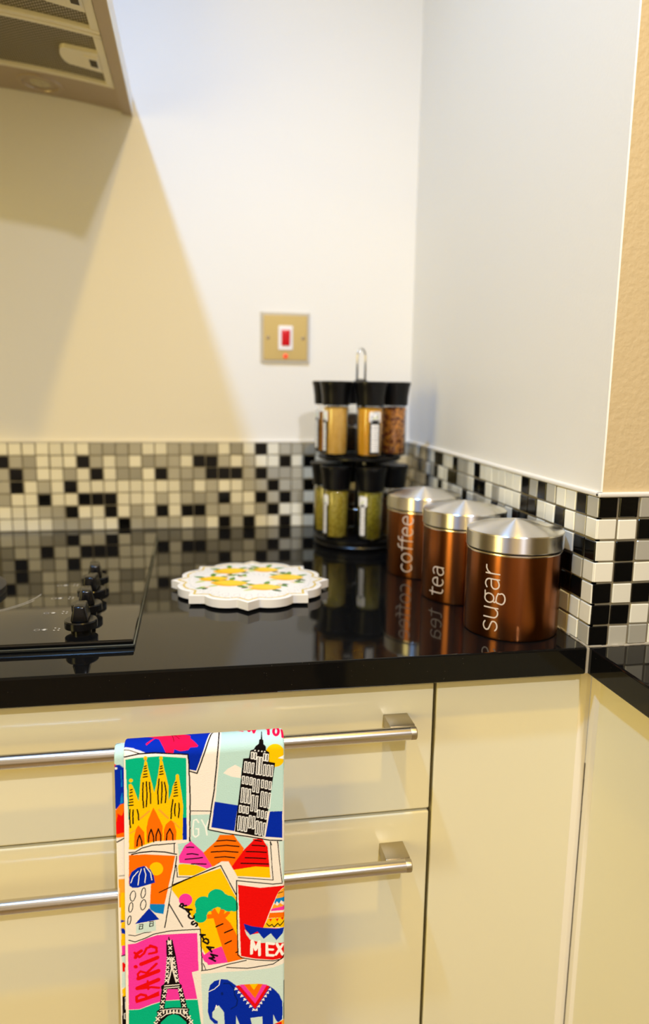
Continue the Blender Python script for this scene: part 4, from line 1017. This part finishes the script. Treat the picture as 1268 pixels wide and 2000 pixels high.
['l','w',[1199,536,1217,539,1212,608,1195,604,1199,536],4.0],
['l','w',[1301,579,1319,582,1312,655,1294,651,1301,579],4.0],
['l','w',[1336,591,1354,594,1347,667,1330,664,1336,591],4.0],
['l','w',[1371,603,1389,606,1383,679,1365,676,1371,603],4.0],
['l','w',[1128,621,1146,625,1134,763,1116,760,1128,621],4.0],
['l','w',[1160,631,1178,635,1166,773,1148,770,1160,631],4.0],
['l','w',[1192,641,1210,644,1198,783,1180,780,1192,641],4.0],
['l','w',[1224,626,1242,630,1234,751,1216,748,1224,626],4.0],
['l','w',[1258,638,1276,642,1268,763,1250,760,1258,638],4.0],
['l','w',[1287,686,1305,689,1295,820,1277,816,1287,686],4.0],
['l','w',[1320,700,1338,703,1328,834,1310,831,1320,700],4.0],
['l','w',[1353,714,1371,718,1362,849,1344,845,1353,714],4.0],
['l','K',[972,-289,954,-84,914,332,854,731,1008,781,1208,833,1411,894,1522,910],6.0],
['l','K',[1416,908,1428,946],4.0],
['l','K',[1481,915,1489,953],4.0],
['l','c',[1052,-258,1056,-306,1096,-251,1105,-311],10.0],
['l','c',[1178,-215,1136,-250,1136,-302,1176,-299],10.0],
['l','c',[1136,-276,1173,-276],9.0],
['l','c',[1217,-288,1234,-201,1265,-275,1275,-173,1306,-273],11.0],
['l','c',[1387,-277,1408,-213,1436,-273],13.0],
['l','c',[1410,-213,1406,-144],13.0],
['l','c',[1499,-168,1495,-149,1488,-136,1479,-129,1470,-128,1462,-134,1456,-145,1454,-162,1456,-185,1463,-213,1474,-247,1484,-257,1493,-251,1498,-220,1500,-190,1499,-168],13.0],
['l','c',[1532,-193,1531,-108],13.0],
['l','c',[1532,-193,1567,-174],9.0]]
ART2 = [['p','L',[-2,-171,180,-152,180,98,2,83]],
['p','c',[-9,-264,89,-249,95,-185,-2,-171]],
['l','K',[32,-129,97,-166],5],
['p','R',[33,44,77,56,65,189,28,186]],
['p','b',[54,88,70,56,107,59,132,86,181,90,170,435,42,423]],
['p','w',[81,90,80,93,79,95,77,98,75,99,72,100,70,101,67,100,65,99,63,97,61,94,60,91,60,88,60,85,61,82,63,80,65,78,68,77,71,77,73,78,76,79,78,81,79,84,80,87]],
['l','S',[114,109,109,344],4],
['p','b',[48,260,175,272,170,432,48,480]],
['p','S',[101,366,114,317,122,419,95,425]],
['p','O',[48,493,95,433,171,415,160,749,46,754]],
['p','R',[51,617,69,516,106,545,131,479,169,475,162,697,51,720]],
['l','K',[45,801,122,760],6],
['l','K',[64,1128,110,1128],4],
['p','o',[56,1160,148,1158,139,1455,54,1444]],
['p','Y',[70,1295,143,1304,127,1843,57,1834]],
['p','b',[62,1567,108,1586,64,1599]],
['p','b',[59,1657,86,1656,130,1734,65,1707]],
['p','Y',[63,1775,129,1784,127,1838,61,1838]],
['p','P',[65,1834,127,1834,124,1934,61,1935]],
['l','K',[61,1939,124,1930],6],
['p','l',[61,1944,124,1943,113,2281,50,2271]],
['l','R',[72,2097,70,2019,90,2054,110,2006,111,2103],11],
['p','Y',[54,2290,115,2243,111,2374,51,2365]],
['p','K',[51,2365,111,2365,100,2714,40,2704]],
['l','w',[77,2378,98,2381,92,2503,73,2500,77,2378],3],
['l','w',[65,2546,81,2549,79,2605,64,2603,65,2546],3]]
TY, TZ, TYC = -.6755, .8295, -.663
def towel_layer(name, XL, XRt, tmin, tmax, step, ops, rad, yoff, wob, edge, m):
    """cloth sheet: t runs down the front from the bar; negative t goes over the bar and down behind"""
    ts = np.arange(tmin, tmax, step); n = int((XRt(0)-XL(0))/step)+1; s = np.linspace(0, 1, n)
    fine = step/2
    X = np.arange(-.012, .175, fine); Y = np.arange(tmin-.002, tmax+.002, fine)
    img = raster(ops, COLS, X, Y)
    V = np.empty((len(ts), n, 3))
    xl = np.array([XL(t) for t in ts]); xr = np.array([XRt(t) for t in ts])
    x = xl[:, None]+(xr-xl)[:, None]*s[None]
    a = np.clip(-ts/rad, 0, PI); y = TYC-rad*np.cos(a); z = TZ+rad*np.sin(a)
    y = np.where(ts >= 0, TYC-rad, y); z = np.where(ts >= 0, TZ-ts, z)
    back = -ts > PI*rad; z = np.where(back, TZ-(-ts-PI*rad), z)
    W_ = wob*np.sin(x*62+1.0)*np.clip(np.abs(ts)*6, 0, 1)[:, None]*np.where(back, -.3, 1)[:, None]
    sgn = np.where(a < PI/2, 1, -1)[:, None]
    d = np.minimum(x-xl[:, None], xr[:, None]-x); e = np.clip(1-d/edge, 0, 1); roll_ = edge*.8*(1-np.sqrt(np.clip(1-e*e, 0, 1)))
    V[..., 0] = x; V[..., 1] = y[:, None]+W_+roll_*np.cos(a)[:, None]; V[..., 2] = z[:, None]-roll_*np.sin(a)[:, None]
    c1 = np.clip(((x+.46-X[0])/fine).round().astype(int), 0, len(X)-2); r1 = np.clip(((ts-Y[0])/fine).round().astype(int), 0, len(Y)-2)[:, None]
    C_ = (img[r1, c1]+img[r1+1, c1]+img[r1, c1+1]+img[r1+1, c1+1])/4
    o = grid_obj(name, V[::-1], C_[::-1], m); part(o, tw); return o
towel_layer('front_fold', lambda t: -.4463-.0238*t, lambda t: -.3058+.0051*t, -.23, .40, .0004, ART, .0125, 0, .0006, .0022, M['towel'])
towel_layer('inner_fold', lambda t: -.4545-.010*t, lambda t: -.3095+.0051*t, -.235, .395, .0007, ART2, .0092, 0, .0004, .0014, M['towel'])
